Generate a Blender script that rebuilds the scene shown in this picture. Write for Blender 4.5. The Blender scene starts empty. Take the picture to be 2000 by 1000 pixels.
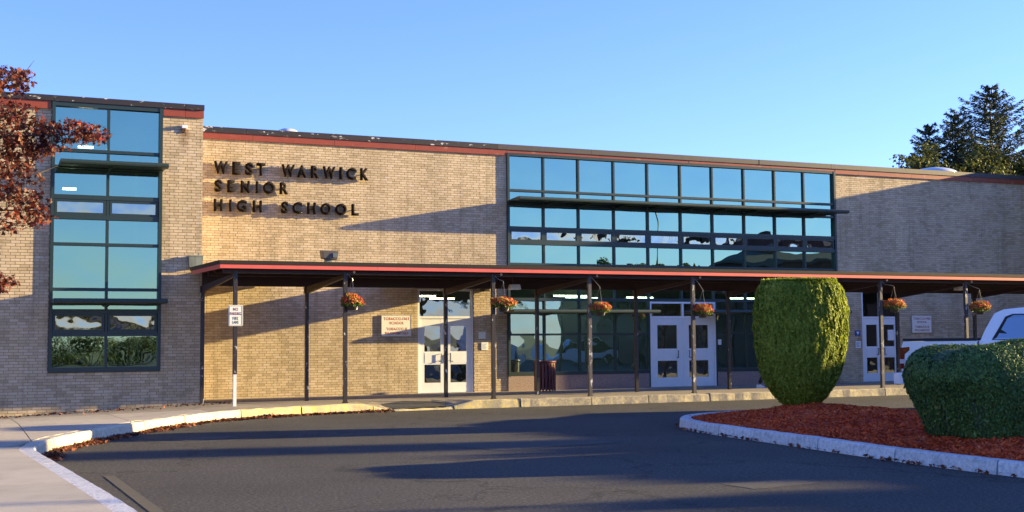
import bpy, bmesh, math, random
import numpy as np
from mathutils import Vector, Matrix

R = math.radians
rnd = random.Random(11)
npr = np.random.default_rng(5)
scene = bpy.context.scene
COL = scene.collection

# ------------------------------------------------------------------ camera
YAW, PITCH, ROLL, F_PX = R(23.867), R(3.729), R(-0.410), 2450.0
CAM_Z = 1.6
cam_data = bpy.data.cameras.new("camera")
cam = bpy.data.objects.new("camera", cam_data)
COL.objects.link(cam)
fw = Vector((math.sin(YAW) * math.cos(PITCH), math.cos(YAW) * math.cos(PITCH), math.sin(PITCH)))
rt = Vector((math.cos(YAW), -math.sin(YAW), 0))
up = rt.cross(fw)
rt2 = rt * math.cos(ROLL) + up * math.sin(ROLL)
up2 = up * math.cos(ROLL) - rt * math.sin(ROLL)
m = Matrix((rt2, up2, -fw)).transposed().to_4x4()
m.translation = (0, 0, CAM_Z)
cam.matrix_world = m
cam_data.sensor_width = 36.0
cam_data.lens = F_PX / 2000 * 36.0
cam_data.clip_end = 2000
scene.camera = cam

# ------------------------------------------------------------------ sky and sun
SUN = Vector((5.4, -1.06, 1.02)).normalized()
sun_el = math.asin(SUN.z)
sun_az = math.atan2(SUN.x, SUN.y)          # clockwise from +Y
world = bpy.data.worlds.new("World")
scene.world = world
world.use_nodes = True
wn = world.node_tree
bg = wn.nodes["Background"]
sky = wn.nodes.new("ShaderNodeTexSky")
sky.sky_type = 'NISHITA'
sky.sun_disc = False
sky.sun_elevation = sun_el
sky.sun_rotation = sun_az
sky.altitude = 0
sky.air_density = 1.0
sky.dust_density = 0.1
sky.ozone_density = 3.0
tint = wn.nodes.new("ShaderNodeMix")
tint.data_type = 'RGBA'; tint.blend_type = 'MULTIPLY'
tint.inputs[0].default_value = 1.0
tint.inputs[7].default_value = (0.430, 0.455, 0.76, 1)      # a clear deep blue autumn sky
wn.links.new(sky.outputs[0], tint.inputs[6])
wn.links.new(tint.outputs[2], bg.inputs[0])
bg.inputs[1].default_value = 0.15
sun_data = bpy.data.lights.new("sun", 'SUN')
sun_data.energy = 5.0
sun_data.angle = R(0.55)
sun_data.color = (1.0, 0.76, 0.34)
sun = bpy.data.objects.new("sun", sun_data)
COL.objects.link(sun)
sun.rotation_euler = SUN.to_track_quat('Z', 'Y').to_euler()
scene.view_settings.view_transform = 'Standard'
scene.view_settings.look = 'None'
scene.view_settings.exposure = 2.0
scene.view_settings.gamma = 1.0
scene.view_settings.use_curve_mapping = False
scene.cycles.max_bounces = 8
scene.cycles.transparent_max_bounces = 12

# ------------------------------------------------------------------ materials
def nodes_of(name):
    mt = bpy.data.materials.new(name)
    mt.use_nodes = True
    nt = mt.node_tree
    return mt, nt, nt.nodes["Principled BSDF"]

def N(nt, kind, **kw):
    n = nt.nodes.new(kind)
    for k, v in kw.items():
        setattr(n, k, v)
    return n

def mat(name, col, rough=0.7, metal=0.0, var=0.0, scale=6.0, col2=None, thresh=None, bump=0.0, bscale=60.0,
        spec=0.5, stretch=(1, 1, 1), island=0.0, emit=0.0):
    """base colour with two octaves of noise, an optional second colour (stain, chipped paint) and fine relief"""
    mt, nt, b = nodes_of(name)
    L = nt.links
    tc = N(nt, 'ShaderNodeTexCoord')
    mp = N(nt, 'ShaderNodeMapping')
    mp.inputs['Scale'].default_value = stretch
    L.new(tc.outputs['Object'], mp.inputs[0])
    base = None
    rgb = N(nt, 'ShaderNodeRGB')
    rgb.outputs[0].default_value = (*col, 1)
    base = rgb.outputs[0]
    if col2 is not None:
        n2 = N(nt, 'ShaderNodeTexNoise')
        n2.inputs['Scale'].default_value = scale
        n2.inputs['Detail'].default_value = 8
        n2.inputs['Roughness'].default_value = 0.65
        L.new(mp.outputs[0], n2.inputs['Vector'])
        rp = N(nt, 'ShaderNodeValToRGB')
        t0, t1 = thresh or (0.45, 0.6)
        rp.color_ramp.elements[0].position = t0
        rp.color_ramp.elements[1].position = t1
        L.new(n2.outputs[0], rp.inputs[0])
        mx = N(nt, 'ShaderNodeMix', data_type='RGBA')
        L.new(rp.outputs[0], mx.inputs[0])
        L.new(base, mx.inputs[6])
        mx.inputs[7].default_value = (*col2, 1)
        base = mx.outputs[2]
    if var or island:
        hs = N(nt, 'ShaderNodeHueSaturation')
        L.new(base, hs.inputs['Color'])
        val = N(nt, 'ShaderNodeMath', operation='MULTIPLY_ADD')
        val.inputs[1].default_value = 2 * var
        val.inputs[2].default_value = 1 - var
        n1 = N(nt, 'ShaderNodeTexNoise')
        n1.inputs['Scale'].default_value = scale * 2.3
        n1.inputs['Detail'].default_value = 5
        L.new(mp.outputs[0], n1.inputs['Vector'])
        L.new(n1.outputs[0], val.inputs[0])
        vout = val.outputs[0]
        if island:
            ge = N(nt, 'ShaderNodeNewGeometry')
            oi = N(nt, 'ShaderNodeObjectInfo')
            ad = N(nt, 'ShaderNodeMath', operation='ADD')
            L.new(ge.outputs['Random Per Island'], ad.inputs[0])
            L.new(oi.outputs['Random'], ad.inputs[1])
            fr = N(nt, 'ShaderNodeMath', operation='FRACT')
            L.new(ad.outputs[0], fr.inputs[0])
            mi = N(nt, 'ShaderNodeMath', operation='MULTIPLY_ADD')
            mi.inputs[1].default_value = 2 * island
            mi.inputs[2].default_value = 1 - island
            L.new(fr.outputs[0], mi.inputs[0])
            mu = N(nt, 'ShaderNodeMath', operation='MULTIPLY')
            L.new(mi.outputs[0], mu.inputs[0])
            L.new(vout, mu.inputs[1])
            vout = mu.outputs[0]
        L.new(vout, hs.inputs['Value'])
        base = hs.outputs[0]
    L.new(base, b.inputs['Base Color'])
    b.inputs['Roughness'].default_value = rough
    b.inputs['Metallic'].default_value = metal
    b.inputs['Specular IOR Level'].default_value = spec
    if bump:
        n3 = N(nt, 'ShaderNodeTexNoise')
        n3.inputs['Scale'].default_value = bscale
        n3.inputs['Detail'].default_value = 6
        L.new(mp.outputs[0], n3.inputs['Vector'])
        bp = N(nt, 'ShaderNodeBump')
        bp.inputs['Strength'].default_value = bump
        bp.inputs['Distance'].default_value = 0.02
        L.new(n3.outputs[0], bp.inputs['Height'])
        L.new(bp.outputs[0], b.inputs['Normal'])
    if emit:
        b.inputs['Emission Color'].default_value = (*col, 1)
        b.inputs['Emission Strength'].default_value = emit
    return mt

def ramp_mat(name, stops, rough=0.6, spec=0.3, trans=0.0, extra_scale=1.2, extra=0.35):
    """leaf-like material: a colour picked per leaf from a ramp, shifted by a slow noise so clumps differ"""
    mt, nt, b = nodes_of(name)
    L = nt.links
    ge = N(nt, 'ShaderNodeNewGeometry')
    tc = N(nt, 'ShaderNodeTexCoord')
    n1 = N(nt, 'ShaderNodeTexNoise')
    n1.inputs['Scale'].default_value = extra_scale
    n1.inputs['Detail'].default_value = 3
    L.new(tc.outputs['Object'], n1.inputs['Vector'])
    a = N(nt, 'ShaderNodeMath', operation='MULTIPLY')
    a.inputs[1].default_value = 1 - extra
    L.new(ge.outputs['Random Per Island'], a.inputs[0])
    c = N(nt, 'ShaderNodeMath', operation='MULTIPLY_ADD')
    c.inputs[1].default_value = extra * 2.2
    c.inputs[2].default_value = -extra * 0.6
    L.new(n1.outputs[0], c.inputs[0])
    s = N(nt, 'ShaderNodeMath', operation='ADD')
    L.new(a.outputs[0], s.inputs[0]); L.new(c.outputs[0], s.inputs[1])
    rp = N(nt, 'ShaderNodeValToRGB')
    cr = rp.color_ramp
    while len(cr.elements) < len(stops):
        cr.elements.new(0.5)
    for e, (p, col) in zip(cr.elements, stops):
        e.position = p
        e.color = (*col, 1)
    L.new(s.outputs[0], rp.inputs[0])
    L.new(rp.outputs[0], b.inputs['Base Color'])
    b.inputs['Roughness'].default_value = rough
    b.inputs['Specular IOR Level'].default_value = spec
    if trans:
        tr = N(nt, 'ShaderNodeBsdfTranslucent')
        L.new(rp.outputs[0], tr.inputs[0])
        mx = N(nt, 'ShaderNodeMixShader')
        mx.inputs[0].default_value = trans
        L.new(b.outputs[0], mx.inputs[1]); L.new(tr.outputs[0], mx.inputs[2])
        L.new(mx.outputs[0], nt.nodes['Material Output'].inputs[0])
    return mt

def brick_mat():
    mt, nt, b = nodes_of("buff_brick")
    L = nt.links
    ge = N(nt, 'ShaderNodeNewGeometry'); oi = N(nt, 'ShaderNodeObjectInfo')
    ad = N(nt, 'ShaderNodeMath', operation='ADD')
    L.new(ge.outputs['Random Per Island'], ad.inputs[0]); L.new(oi.outputs['Random'], ad.inputs[1])
    fr = N(nt, 'ShaderNodeMath', operation='FRACT'); L.new(ad.outputs[0], fr.inputs[0])
    rp = N(nt, 'ShaderNodeValToRGB')
    cr = rp.color_ramp
    for p, c in [(0.25, (0.51, 0.405, 0.27)), (0.55, (0.55, 0.44, 0.295)), (0.8, (0.585, 0.47, 0.325))]:
        e = cr.elements.new(p); e.color = (*c, 1)
    cr.elements[0].color = (0.43, 0.34, 0.22, 1)
    cr.elements[-1].color = (0.60, 0.49, 0.36, 1)
    L.new(fr.outputs[0], rp.inputs[0])
    # weather stains: vertical streaks, in building metres (object origins sit on the facade grid)
    n1 = N(nt, 'ShaderNodeTexNoise'); n1.inputs['Scale'].default_value = 1.1; n1.inputs['Detail'].default_value = 6
    mp = N(nt, 'ShaderNodeMapping'); mp.inputs['Scale'].default_value = (1.6, 1, 0.5)
    L.new(ge.outputs['Position'], mp.inputs[0]); L.new(mp.outputs[0], n1.inputs['Vector'])
    r2 = N(nt, 'ShaderNodeMapRange'); r2.inputs[1].default_value = 0.35; r2.inputs[2].default_value = 0.75
    r2.inputs[3].default_value = 1.05; r2.inputs[4].default_value = 0.80
    L.new(n1.outputs[0], r2.inputs[0])
    n2 = N(nt, 'ShaderNodeTexNoise'); n2.inputs['Scale'].default_value = 130; n2.inputs['Detail'].default_value = 3
    L.new(ge.outputs['Position'], n2.inputs['Vector'])
    r3 = N(nt, 'ShaderNodeMapRange'); r3.inputs[3].default_value = 0.86; r3.inputs[4].default_value = 1.12
    L.new(n2.outputs[0], r3.inputs[0])
    # narrow run-off streaks
    mp2 = N(nt, 'ShaderNodeMapping'); mp2.inputs['Scale'].default_value = (3.2, 1, 0.22)
    n4 = N(nt, 'ShaderNodeTexNoise'); n4.inputs['Scale'].default_value = 1.5; n4.inputs['Detail'].default_value = 7; n4.inputs['Roughness'].default_value = 0.7
    L.new(ge.outputs['Position'], mp2.inputs[0]); L.new(mp2.outputs[0], n4.inputs['Vector'])
    r4 = N(nt, 'ShaderNodeMapRange'); r4.inputs[1].default_value = 0.52; r4.inputs[2].default_value = 0.72; r4.inputs[3].default_value = 1.0; r4.inputs[4].default_value = 0.66
    L.new(n4.outputs[0], r4.inputs[0])
    mu0 = N(nt, 'ShaderNodeMath', operation='MULTIPLY'); L.new(r2.outputs[0], mu0.inputs[0]); L.new(r4.outputs[0], mu0.inputs[1])
    mu = N(nt, 'ShaderNodeMath', operation='MULTIPLY'); L.new(mu0.outputs[0], mu.inputs[0]); L.new(r3.outputs[0], mu.inputs[1])
    hs = N(nt, 'ShaderNodeHueSaturation'); L.new(rp.outputs[0], hs.inputs['Color']); L.new(mu.outputs[0], hs.inputs['Value'])
    # rust run below the wall light of the left wing
    sx = N(nt, 'ShaderNodeSeparateXYZ'); L.new(ge.outputs['Position'], sx.inputs[0])
    dx = N(nt, 'ShaderNodeMath', operation='SUBTRACT'); L.new(sx.outputs[0], dx.inputs[0]); dx.inputs[1].default_value = 4.84
    ab = N(nt, 'ShaderNodeMath', operation='ABSOLUTE'); L.new(dx.outputs[0], ab.inputs[0])
    mx1 = N(nt, 'ShaderNodeMapRange'); mx1.inputs[1].default_value = 0.03; mx1.inputs[2].default_value = 0.16; mx1.inputs[3].default_value = 1; mx1.inputs[4].default_value = 0
    L.new(ab.outputs[0], mx1.inputs[0])
    mz1 = N(nt, 'ShaderNodeMapRange'); mz1.inputs[1].default_value = 5.85; mz1.inputs[2].default_value = 6.55; mz1.inputs[3].default_value = 0; mz1.inputs[4].default_value = 0.75
    L.new(sx.outputs[2], mz1.inputs[0])
    lt = N(nt, 'ShaderNodeMath', operation='LESS_THAN'); L.new(sx.outputs[2], lt.inputs[0]); lt.inputs[1].default_value = 6.6
    ly = N(nt, 'ShaderNodeMath', operation='LESS_THAN'); L.new(sx.outputs[1], ly.inputs[0]); ly.inputs[1].default_value = 31.0
    acc = mx1.outputs[0]
    for o_ in (mz1, lt, ly):
        mm = N(nt, 'ShaderNodeMath', operation='MULTIPLY'); L.new(acc, mm.inputs[0]); L.new(o_.outputs[0], mm.inputs[1]); acc = mm.outputs[0]
    mxr = N(nt, 'ShaderNodeMix', data_type='RGBA'); L.new(acc, mxr.inputs[0]); L.new(hs.outputs[0], mxr.inputs[6]); mxr.inputs[7].default_value = (0.13, 0.06, 0.02, 1)
    L.new(mxr.outputs[2], b.inputs['Base Color'])
    b.inputs['Roughness'].default_value = 0.85
    b.inputs['Specular IOR Level'].default_value = 0.25
    bp = N(nt, 'ShaderNodeBump'); bp.inputs['Strength'].default_value = 0.12; bp.inputs['Distance'].default_value = 0.004
    L.new(n2.outputs[0], bp.inputs['Height']); L.new(bp.outputs[0], b.inputs['Normal'])
    return mt

def glass_mat(name, tint, through, fac, wob=0.02, wscale=0.9):
    """coated window glass: mirror-like outside, tinted where one looks through"""
    mt, nt, b = nodes_of(name)
    L = nt.links
    nt.nodes.remove(b)
    gl = N(nt, 'ShaderNodeBsdfGlossy'); gl.inputs['Color'].default_value = (*tint, 1); gl.inputs['Roughness'].default_value = 0.0
    tr = N(nt, 'ShaderNodeBsdfTransparent'); tr.inputs[0].default_value = (*through, 1)
    lw = N(nt, 'ShaderNodeLayerWeight'); lw.inputs[0].default_value = 0.25
    ma = N(nt, 'ShaderNodeMath', operation='MULTIPLY_ADD', use_clamp=True)
    ma.inputs[1].default_value = 0.6; ma.inputs[2].default_value = fac
    L.new(lw.outputs['Fresnel'], ma.inputs[0])
    mx = N(nt, 'ShaderNodeMixShader')
    L.new(ma.outputs[0], mx.inputs[0]); L.new(tr.outputs[0], mx.inputs[1]); L.new(gl.outputs[0], mx.inputs[2])
    L.new(mx.outputs[0], nt.nodes['Material Output'].inputs[0])
    ge = N(nt, 'ShaderNodeNewGeometry')
    n = N(nt, 'ShaderNodeTexNoise'); n.inputs['Scale'].default_value = wscale; n.inputs['Detail'].default_value = 1.5
    L.new(ge.outputs['Position'], n.inputs['Vector'])
    bp = N(nt, 'ShaderNodeBump'); bp.inputs['Strength'].default_value = 1.0; bp.inputs['Distance'].default_value = wob
    L.new(n.outputs[0], bp.inputs['Height']); L.new(bp.outputs[0], gl.inputs['Normal'])
    return mt

def asphalt_mat():
    mt, nt, b = nodes_of("asphalt")
    L = nt.links
    ge = N(nt, 'ShaderNodeNewGeometry')
    n1 = N(nt, 'ShaderNodeTexNoise'); n1.inputs['Scale'].default_value = 26; n1.inputs['Detail'].default_value = 6; n1.inputs['Roughness'].default_value = 0.85
    n2 = N(nt, 'ShaderNodeTexNoise'); n2.inputs['Scale'].default_value = 0.35; n2.inputs['Detail'].default_value = 5
    for n in (n1, n2):
        L.new(ge.outputs['Position'], n.inputs['Vector'])
    r1 = N(nt, 'ShaderNodeValToRGB')
    e = r1.color_ramp.elements
    e[0].position = 0.38; e[0].color = (0.022, 0.021, 0.019, 1)
    e[1].position = 0.70; e[1].color = (0.24, 0.225, 0.20, 1)
    x = e.new(0.53); x.color = (0.058, 0.055, 0.050, 1)
    L.new(n1.outputs[0], r1.inputs[0])
    r2 = N(nt, 'ShaderNodeMapRange'); r2.inputs[1].default_value = 0.3; r2.inputs[2].default_value = 0.7; r2.inputs[3].default_value = 0.66; r2.inputs[4].default_value = 1.08
    L.new(n2.outputs[0], r2.inputs[0])
    # tar-dark cracks
    vo = N(nt, 'ShaderNodeTexVoronoi', feature='DISTANCE_TO_EDGE'); vo.inputs['Scale'].default_value = 0.22
    n3 = N(nt, 'ShaderNodeTexNoise'); n3.inputs['Scale'].default_value = 1.6; n3.inputs['Detail'].default_value = 5
    L.new(ge.outputs['Position'], n3.inputs['Vector'])
    vm = N(nt, 'ShaderNodeVectorMath', operation='MULTIPLY_ADD')
    vm.inputs[1].default_value = (1.6, 1.6, 0); L.new(n3.outputs['Color'], vm.inputs[0]); L.new(ge.outputs['Position'], vm.inputs[2])
    L.new(vm.outputs[0], vo.inputs['Vector'])
    r3 = N(nt, 'ShaderNodeMapRange'); r3.inputs[1].default_value = 0.0; r3.inputs[2].default_value = 0.010; r3.inputs[3].default_value = 0.45; r3.inputs[4].default_value = 1.0
    L.new(vo.outputs['Distance'], r3.inputs[0])
    mu = N(nt, 'ShaderNodeMath', operation='MULTIPLY'); L.new(r2.outputs[0], mu.inputs[0]); L.new(r3.outputs[0], mu.inputs[1])
    hs = N(nt, 'ShaderNodeHueSaturation'); L.new(r1.outputs[0], hs.inputs['Color']); L.new(mu.outputs[0], hs.inputs['Value'])
    L.new(hs.outputs[0], b.inputs['Base Color'])
    b.inputs['Roughness'].default_value = 0.85; b.inputs['Specular IOR Level'].default_value = 0.3
    bp = N(nt, 'ShaderNodeBump'); bp.inputs['Strength'].default_value = 0.6; bp.inputs['Distance'].default_value = 0.012
    L.new(n1.outputs[0], bp.inputs['Height']); L.new(bp.outputs[0], b.inputs['Normal'])
    return mt

def flake_metal(name, col, flake, t0=0.62, t1=0.66, scale=7.0, rough=0.45, stretch=(1, 1, 1)):
    return mat(name, col, rough=rough, var=0.15, scale=scale, col2=flake, thresh=(t0, t1), bump=0.1, bscale=40, stretch=stretch)

M = {}
M['brick'] = brick_mat()
M['mortar'] = mat("mortar", (0.22, 0.17, 0.115), 0.95, var=0.25, scale=3)
M['inner'] = mat("interior_paint", (0.24, 0.26, 0.27), 0.9, var=0.1)
M['innerdark'] = mat("interior_dark_paint", (0.22, 0.22, 0.21), 0.9, var=0.1)
M['coping'] = flake_metal("dark_coping_metal", (0.022, 0.016, 0.016), (0.62, 0.60, 0.58), 0.60, 0.63, 4.0, 0.5, (1.2, 1, 3))
M['coping_right'] = mat("grey_coping_metal", (0.055, 0.045, 0.042), 0.5, var=0.2, scale=3, bump=0.08, bscale=20)
M['copper'] = flake_metal("rust_red_fascia_metal", (0.26, 0.050, 0.018), (0.36, 0.16, 0.09), 0.58, 0.72, 3.0, 0.4)
M['frame'] = mat("dark_green_window_metal", (0.016, 0.034, 0.036), 0.38, var=0.12, scale=4)
M['shade'] = mat("dark_green_sunshade_metal", (0.022, 0.040, 0.034), 0.42, var=0.15, scale=3)
M['glass'] = glass_mat("coated_window_glass", (0.42, 0.65, 0.53), (0.28, 0.50, 0.50), 0.60, 0.010, 0.7)
M['glass_low'] = glass_mat("clear_lower_glass", (0.46, 0.66, 0.66), (0.26, 0.50, 0.60), 0.46, 0.012, 0.9)
M['hglass'] = glass_mat("hopper_glass", (0.62, 0.68, 0.66), (0.25, 0.30, 0.32), 0.55, 0.03, 1.6)
M['door'] = mat("white_door_paint", (0.74, 0.76, 0.79), 0.4, var=0.06, scale=3)
M['door_pane'] = glass_mat("door_glass", (0.68, 0.78, 0.82), (0.25, 0.28, 0.28), 0.35, 0.008, 2.0)
M['steel'] = mat("brushed_steel", (0.42, 0.42, 0.42), 0.35, metal=0.9)
M['darkpart'] = mat("black_hardware", (0.02, 0.02, 0.02), 0.5)
M['granite_pink'] = mat("pink_granite_panel", (0.30, 0.215, 0.185), 0.6, var=0.25, scale=22, col2=(0.20, 0.14, 0.13), thresh=(0.45, 0.62), bump=0.05)
M['post'] = flake_metal("dark_post_paint", (0.026, 0.020, 0.022), (0.55, 0.54, 0.52), 0.61, 0.64, 9.0, 0.42, (1, 1, 0.5))
M['post_grey'] = flake_metal("worn_grey_post_paint", (0.065, 0.058, 0.062), (0.55, 0.53, 0.5), 0.58, 0.63, 9.0, 0.42, (1, 1, 0.5))
M['post_white'] = mat("white_post_paint", (0.74, 0.74, 0.72), 0.5, var=0.12, scale=9)
M['beam'] = mat("maroon_steel", (0.03, 0.011, 0.013), 0.5, var=0.2, scale=5)
M['soffit'] = mat("maroon_soffit_deck", (0.05, 0.015, 0.017), 0.6, var=0.2, scale=2)
M['canopy_red'] = mat("red_canopy_fascia", (0.66, 0.11, 0.085), 0.45, var=0.1, scale=1.5, col2=(0.50, 0.10, 0.08), thresh=(0.5, 0.8))
M['canopy_dark'] = mat("dark_canopy_edge", (0.032, 0.022, 0.022), 0.55, var=0.2, scale=3)
M['letter'] = flake_metal("dark_bronze_letter", (0.012, 0.008, 0.008), (0.75, 0.73, 0.7), 0.68, 0.70, 5.0, 0.85)
M['letter'].node_tree.nodes['Principled BSDF'].inputs['Specular IOR Level'].default_value = 0.1
M['asphalt'] = asphalt_mat()
M['patch'] = mat("fresh_asphalt", (0.045, 0.047, 0.052), 0.9, var=0.2, scale=10, bump=0.5, bscale=90)
M['repair'] = mat("repaired_asphalt", (0.058, 0.056, 0.054), 0.9, var=0.35, scale=16, col2=(0.032, 0.031, 0.030), thresh=(0.4, 0.62), bump=0.5, bscale=60)
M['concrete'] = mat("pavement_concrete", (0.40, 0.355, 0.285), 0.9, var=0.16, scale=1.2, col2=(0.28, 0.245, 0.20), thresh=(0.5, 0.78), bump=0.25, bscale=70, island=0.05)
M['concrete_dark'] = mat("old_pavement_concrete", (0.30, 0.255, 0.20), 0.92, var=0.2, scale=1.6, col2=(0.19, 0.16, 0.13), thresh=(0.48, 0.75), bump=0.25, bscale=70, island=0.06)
M['joint'] = mat("joint_filler", (0.06, 0.055, 0.05), 0.95)
M['kerb'] = mat("grey_granite", (0.56, 0.56, 0.56), 0.8, var=0.28, scale=14, col2=(0.36, 0.36, 0.37), thresh=(0.45, 0.65), bump=0.4, bscale=50, island=0.06)
M['kerb_sunlit'] = mat("sun_toned_granite", (0.55, 0.50, 0.38), 0.85, var=0.2, scale=12, col2=(0.36, 0.32, 0.24), thresh=(0.5, 0.7), bump=0.5, bscale=40, island=0.08)  # granite with the warm sunlight on its face put into the colour
M['kerb_yellow'] = mat("faded_yellow_kerb_paint", (0.52, 0.42, 0.15), 0.85, var=0.2, scale=9, col2=(0.38, 0.33, 0.22), thresh=(0.40, 0.54), bump=0.6, bscale=35, island=0.08)
M['kerb_old'] = mat("worn_kerb_stone", (0.40, 0.34, 0.20), 0.9, var=0.3, scale=9, col2=(0.26, 0.23, 0.18), thresh=(0.42, 0.56), bump=0.7, bscale=32, island=0.1)
M['yellowline'] = mat("faded_yellow_road_paint", (0.088, 0.070, 0.034), 0.9, var=0.4, scale=11, col2=(0.058, 0.055, 0.048), thresh=(0.36, 0.54))
M['earth'] = mat("dry_lawn", (0.075, 0.085, 0.03), 0.95, var=0.35, scale=0.8, bump=0.5, bscale=12)
M['mulch'] = mat("red_bark_mulch_bed", (0.34, 0.045, 0.022), 0.95, var=0.4, scale=14, bump=0.8, bscale=45)
M['chip'] = ramp_mat("red_bark_chip", [(0.0, (0.22, 0.03, 0.014)), (0.4, (0.54, 0.076, 0.022)), (0.8, (0.68, 0.125, 0.036)), (1.0, (0.60, 0.27, 0.15))], 0.9, 0.2, extra=0.45)
M['arbor'] = ramp_mat("arborvitae_sprays", [(0.0, (0.07, 0.095, 0.014)), (0.3, (0.18, 0.235, 0.026)), (0.7, (0.29, 0.345, 0.038)), (1.0, (0.42, 0.44, 0.09))], 0.6, 0.25, 0.4, 2.5)
M['yew'] = ramp_mat("yew_needles", [(0.0, (0.018, 0.045, 0.014)), (0.4, (0.052, 0.115, 0.030)), (0.8, (0.10, 0.18, 0.045)), (1.0, (0.26, 0.27, 0.08))], 0.55, 0.3, 0.15, 3.0)
M['bark'] = mat("grey_brown_bark", (0.085, 0.065, 0.05), 0.95, var=0.3, scale=8, bump=0.8, bscale=25, stretch=(1, 1, 0.25))
M['maple'] = ramp_mat("autumn_maple_leaf", [(0.0, (0.018, 0.008, 0.010)), (0.35, (0.050, 0.014, 0.014)), (0.6, (0.13, 0.030, 0.015)), (0.8, (0.22, 0.055, 0.018)), (0.93, (0.42, 0.030, 0.018)), (1.0, (0.30, 0.17, 0.09))], 0.5, 0.4, 0.35, 1.1)
M['litter'] = ramp_mat("fallen_leaf", [(0.0, (0.06, 0.022, 0.012)), (0.5, (0.16, 0.055, 0.026)), (0.85, (0.28, 0.10, 0.05)), (1.0, (0.36, 0.20, 0.12))], 0.8, 0.2)
M['needle'] = ramp_mat("spruce_needles", [(0.0, (0.020, 0.032, 0.018)), (0.5, (0.05, 0.068, 0.028)), (0.85, (0.09, 0.095, 0.036)), (1.0, (0.15, 0.10, 0.05))], 0.6, 0.25, 0.1, 0.5)
M['leaf'] = ramp_mat("olive_tree_leaf", [(0.0, (0.030, 0.042, 0.010)), (0.45, (0.085, 0.10, 0.020)), (0.8, (0.15, 0.15, 0.03)), (1.0, (0.30, 0.22, 0.04))], 0.55, 0.3, 0.25, 0.5)
M['truck'] = mat("white_car_paint", (0.78, 0.80, 0.84), 0.22, var=0.02, spec=0.6)
M['carglass'] = glass_mat("dark_car_glass", (0.70, 0.80, 0.90), (0.10, 0.12, 0.14), 0.35, 0.004, 1.0)
M['rubber'] = mat("black_rubber", (0.018, 0.018, 0.018), 0.8)
M['redlens'] = mat("red_lamp_lens", (0.16, 0.012, 0.012), 0.15)
M['clearlens'] = mat("pale_lamp_lens", (0.6, 0.5, 0.52), 0.15)
M['silver'] = mat("silver_car_paint", (0.42, 0.43, 0.45), 0.3, metal=0.6)
M['signwhite'] = mat("white_sign_enamel", (0.76, 0.75, 0.70), 0.45, var=0.06, scale=4)
M['signalu'] = mat("bare_sign_edge", (0.45, 0.45, 0.43), 0.4, metal=0.5)
M['signred'] = mat("red_sign_print", (0.36, 0.10, 0.055), 0.5)
M['signdark'] = mat("maroon_sign_print", (0.17, 0.065, 0.075), 0.5)
M['signgreen'] = mat("dark_sign_print", (0.06, 0.10, 0.085), 0.5)
M['signblue'] = mat("blue_sign_enamel", (0.03, 0.09, 0.30), 0.4)
M['paper'] = mat("white_paper", (0.78, 0.79, 0.80), 0.6)
M['print'] = mat("grey_print", (0.12, 0.13, 0.20), 0.6)
M['maroon'] = mat("maroon_bin_paint", (0.095, 0.016, 0.022), 0.35, var=0.15, scale=5)
M['pot'] = mat("dark_plastic_pot", (0.035, 0.033, 0.038), 0.4)
M['pot_sunlit'] = mat("white_pot_sunlit_side", (0.7, 0.68, 0.72), 0.5)  # white of the pot's sunlit side
M['flower'] = ramp_mat("mum_blossom", [(0.0, (0.20, 0.02, 0.016)), (0.3, (0.44, 0.06, 0.03)), (0.52, (0.52, 0.16, 0.05)), (0.72, (0.55, 0.34, 0.06)), (0.85, (0.36, 0.36, 0.06)), (1.0, (0.16, 0.24, 0.03))], 0.6, 0.3, 0.3, 6.0, 0.6)
M['flower_leaf'] = ramp_mat("mum_leaf", [(0.0, (0.03, 0.06, 0.012)), (0.6, (0.10, 0.17, 0.03)), (1.0, (0.24, 0.30, 0.05))], 0.6, 0.3, 0.3, 5.0, 0.3)
M['wire'] = mat("galvanised_wire", (0.22, 0.22, 0.22), 0.4, metal=0.6)
M['lampbox'] = mat("grey_floodlight_metal", (0.10, 0.09, 0.09), 0.5, var=0.15)
M['lens'] = mat("floodlight_glass", (0.12, 0.13, 0.13), 0.1)
M['whiteplastic'] = mat("white_plastic", (0.76, 0.77, 0.80), 0.4)
M['zinc'] = mat("weathered_zinc", (0.13, 0.15, 0.13), 0.6, var=0.35, scale=6, col2=(0.22, 0.25, 0.21), thresh=(0.45, 0.7), stretch=(1, 1, 0.2))
M['rust'] = mat("rust_stain", (0.20, 0.085, 0.02), 0.9, var=0.3, scale=9)
M['dome'] = mat("skylight_acrylic", (0.50, 0.55, 0.62), 0.25, var=0.1)
M['tube'] = mat("tube_and_reflection_glow", (1.0, 0.86, 0.52), 0.5, emit=7.0)
M['roof'] = mat("roof_membrane", (0.10, 0.10, 0.10), 0.9, var=0.2)
M['housebrick'] = mat("dark_red_brick_wall", (0.10, 0.06, 0.045), 0.9, var=0.25, scale=2)
M['trouser'] = mat("dark_trouser_cloth", (0.020, 0.016, 0.020), 0.9, var=0.2)
M['jacket'] = mat("grey_jacket_cloth", (0.09, 0.09, 0.10), 0.9, var=0.2)
M['skin'] = mat("skin", (0.42, 0.25, 0.18), 0.6)
M['hair'] = mat("brown_hair", (0.04, 0.025, 0.015), 0.7)
M['shoe'] = mat("white_shoe", (0.70, 0.70, 0.70), 0.6)

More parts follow.
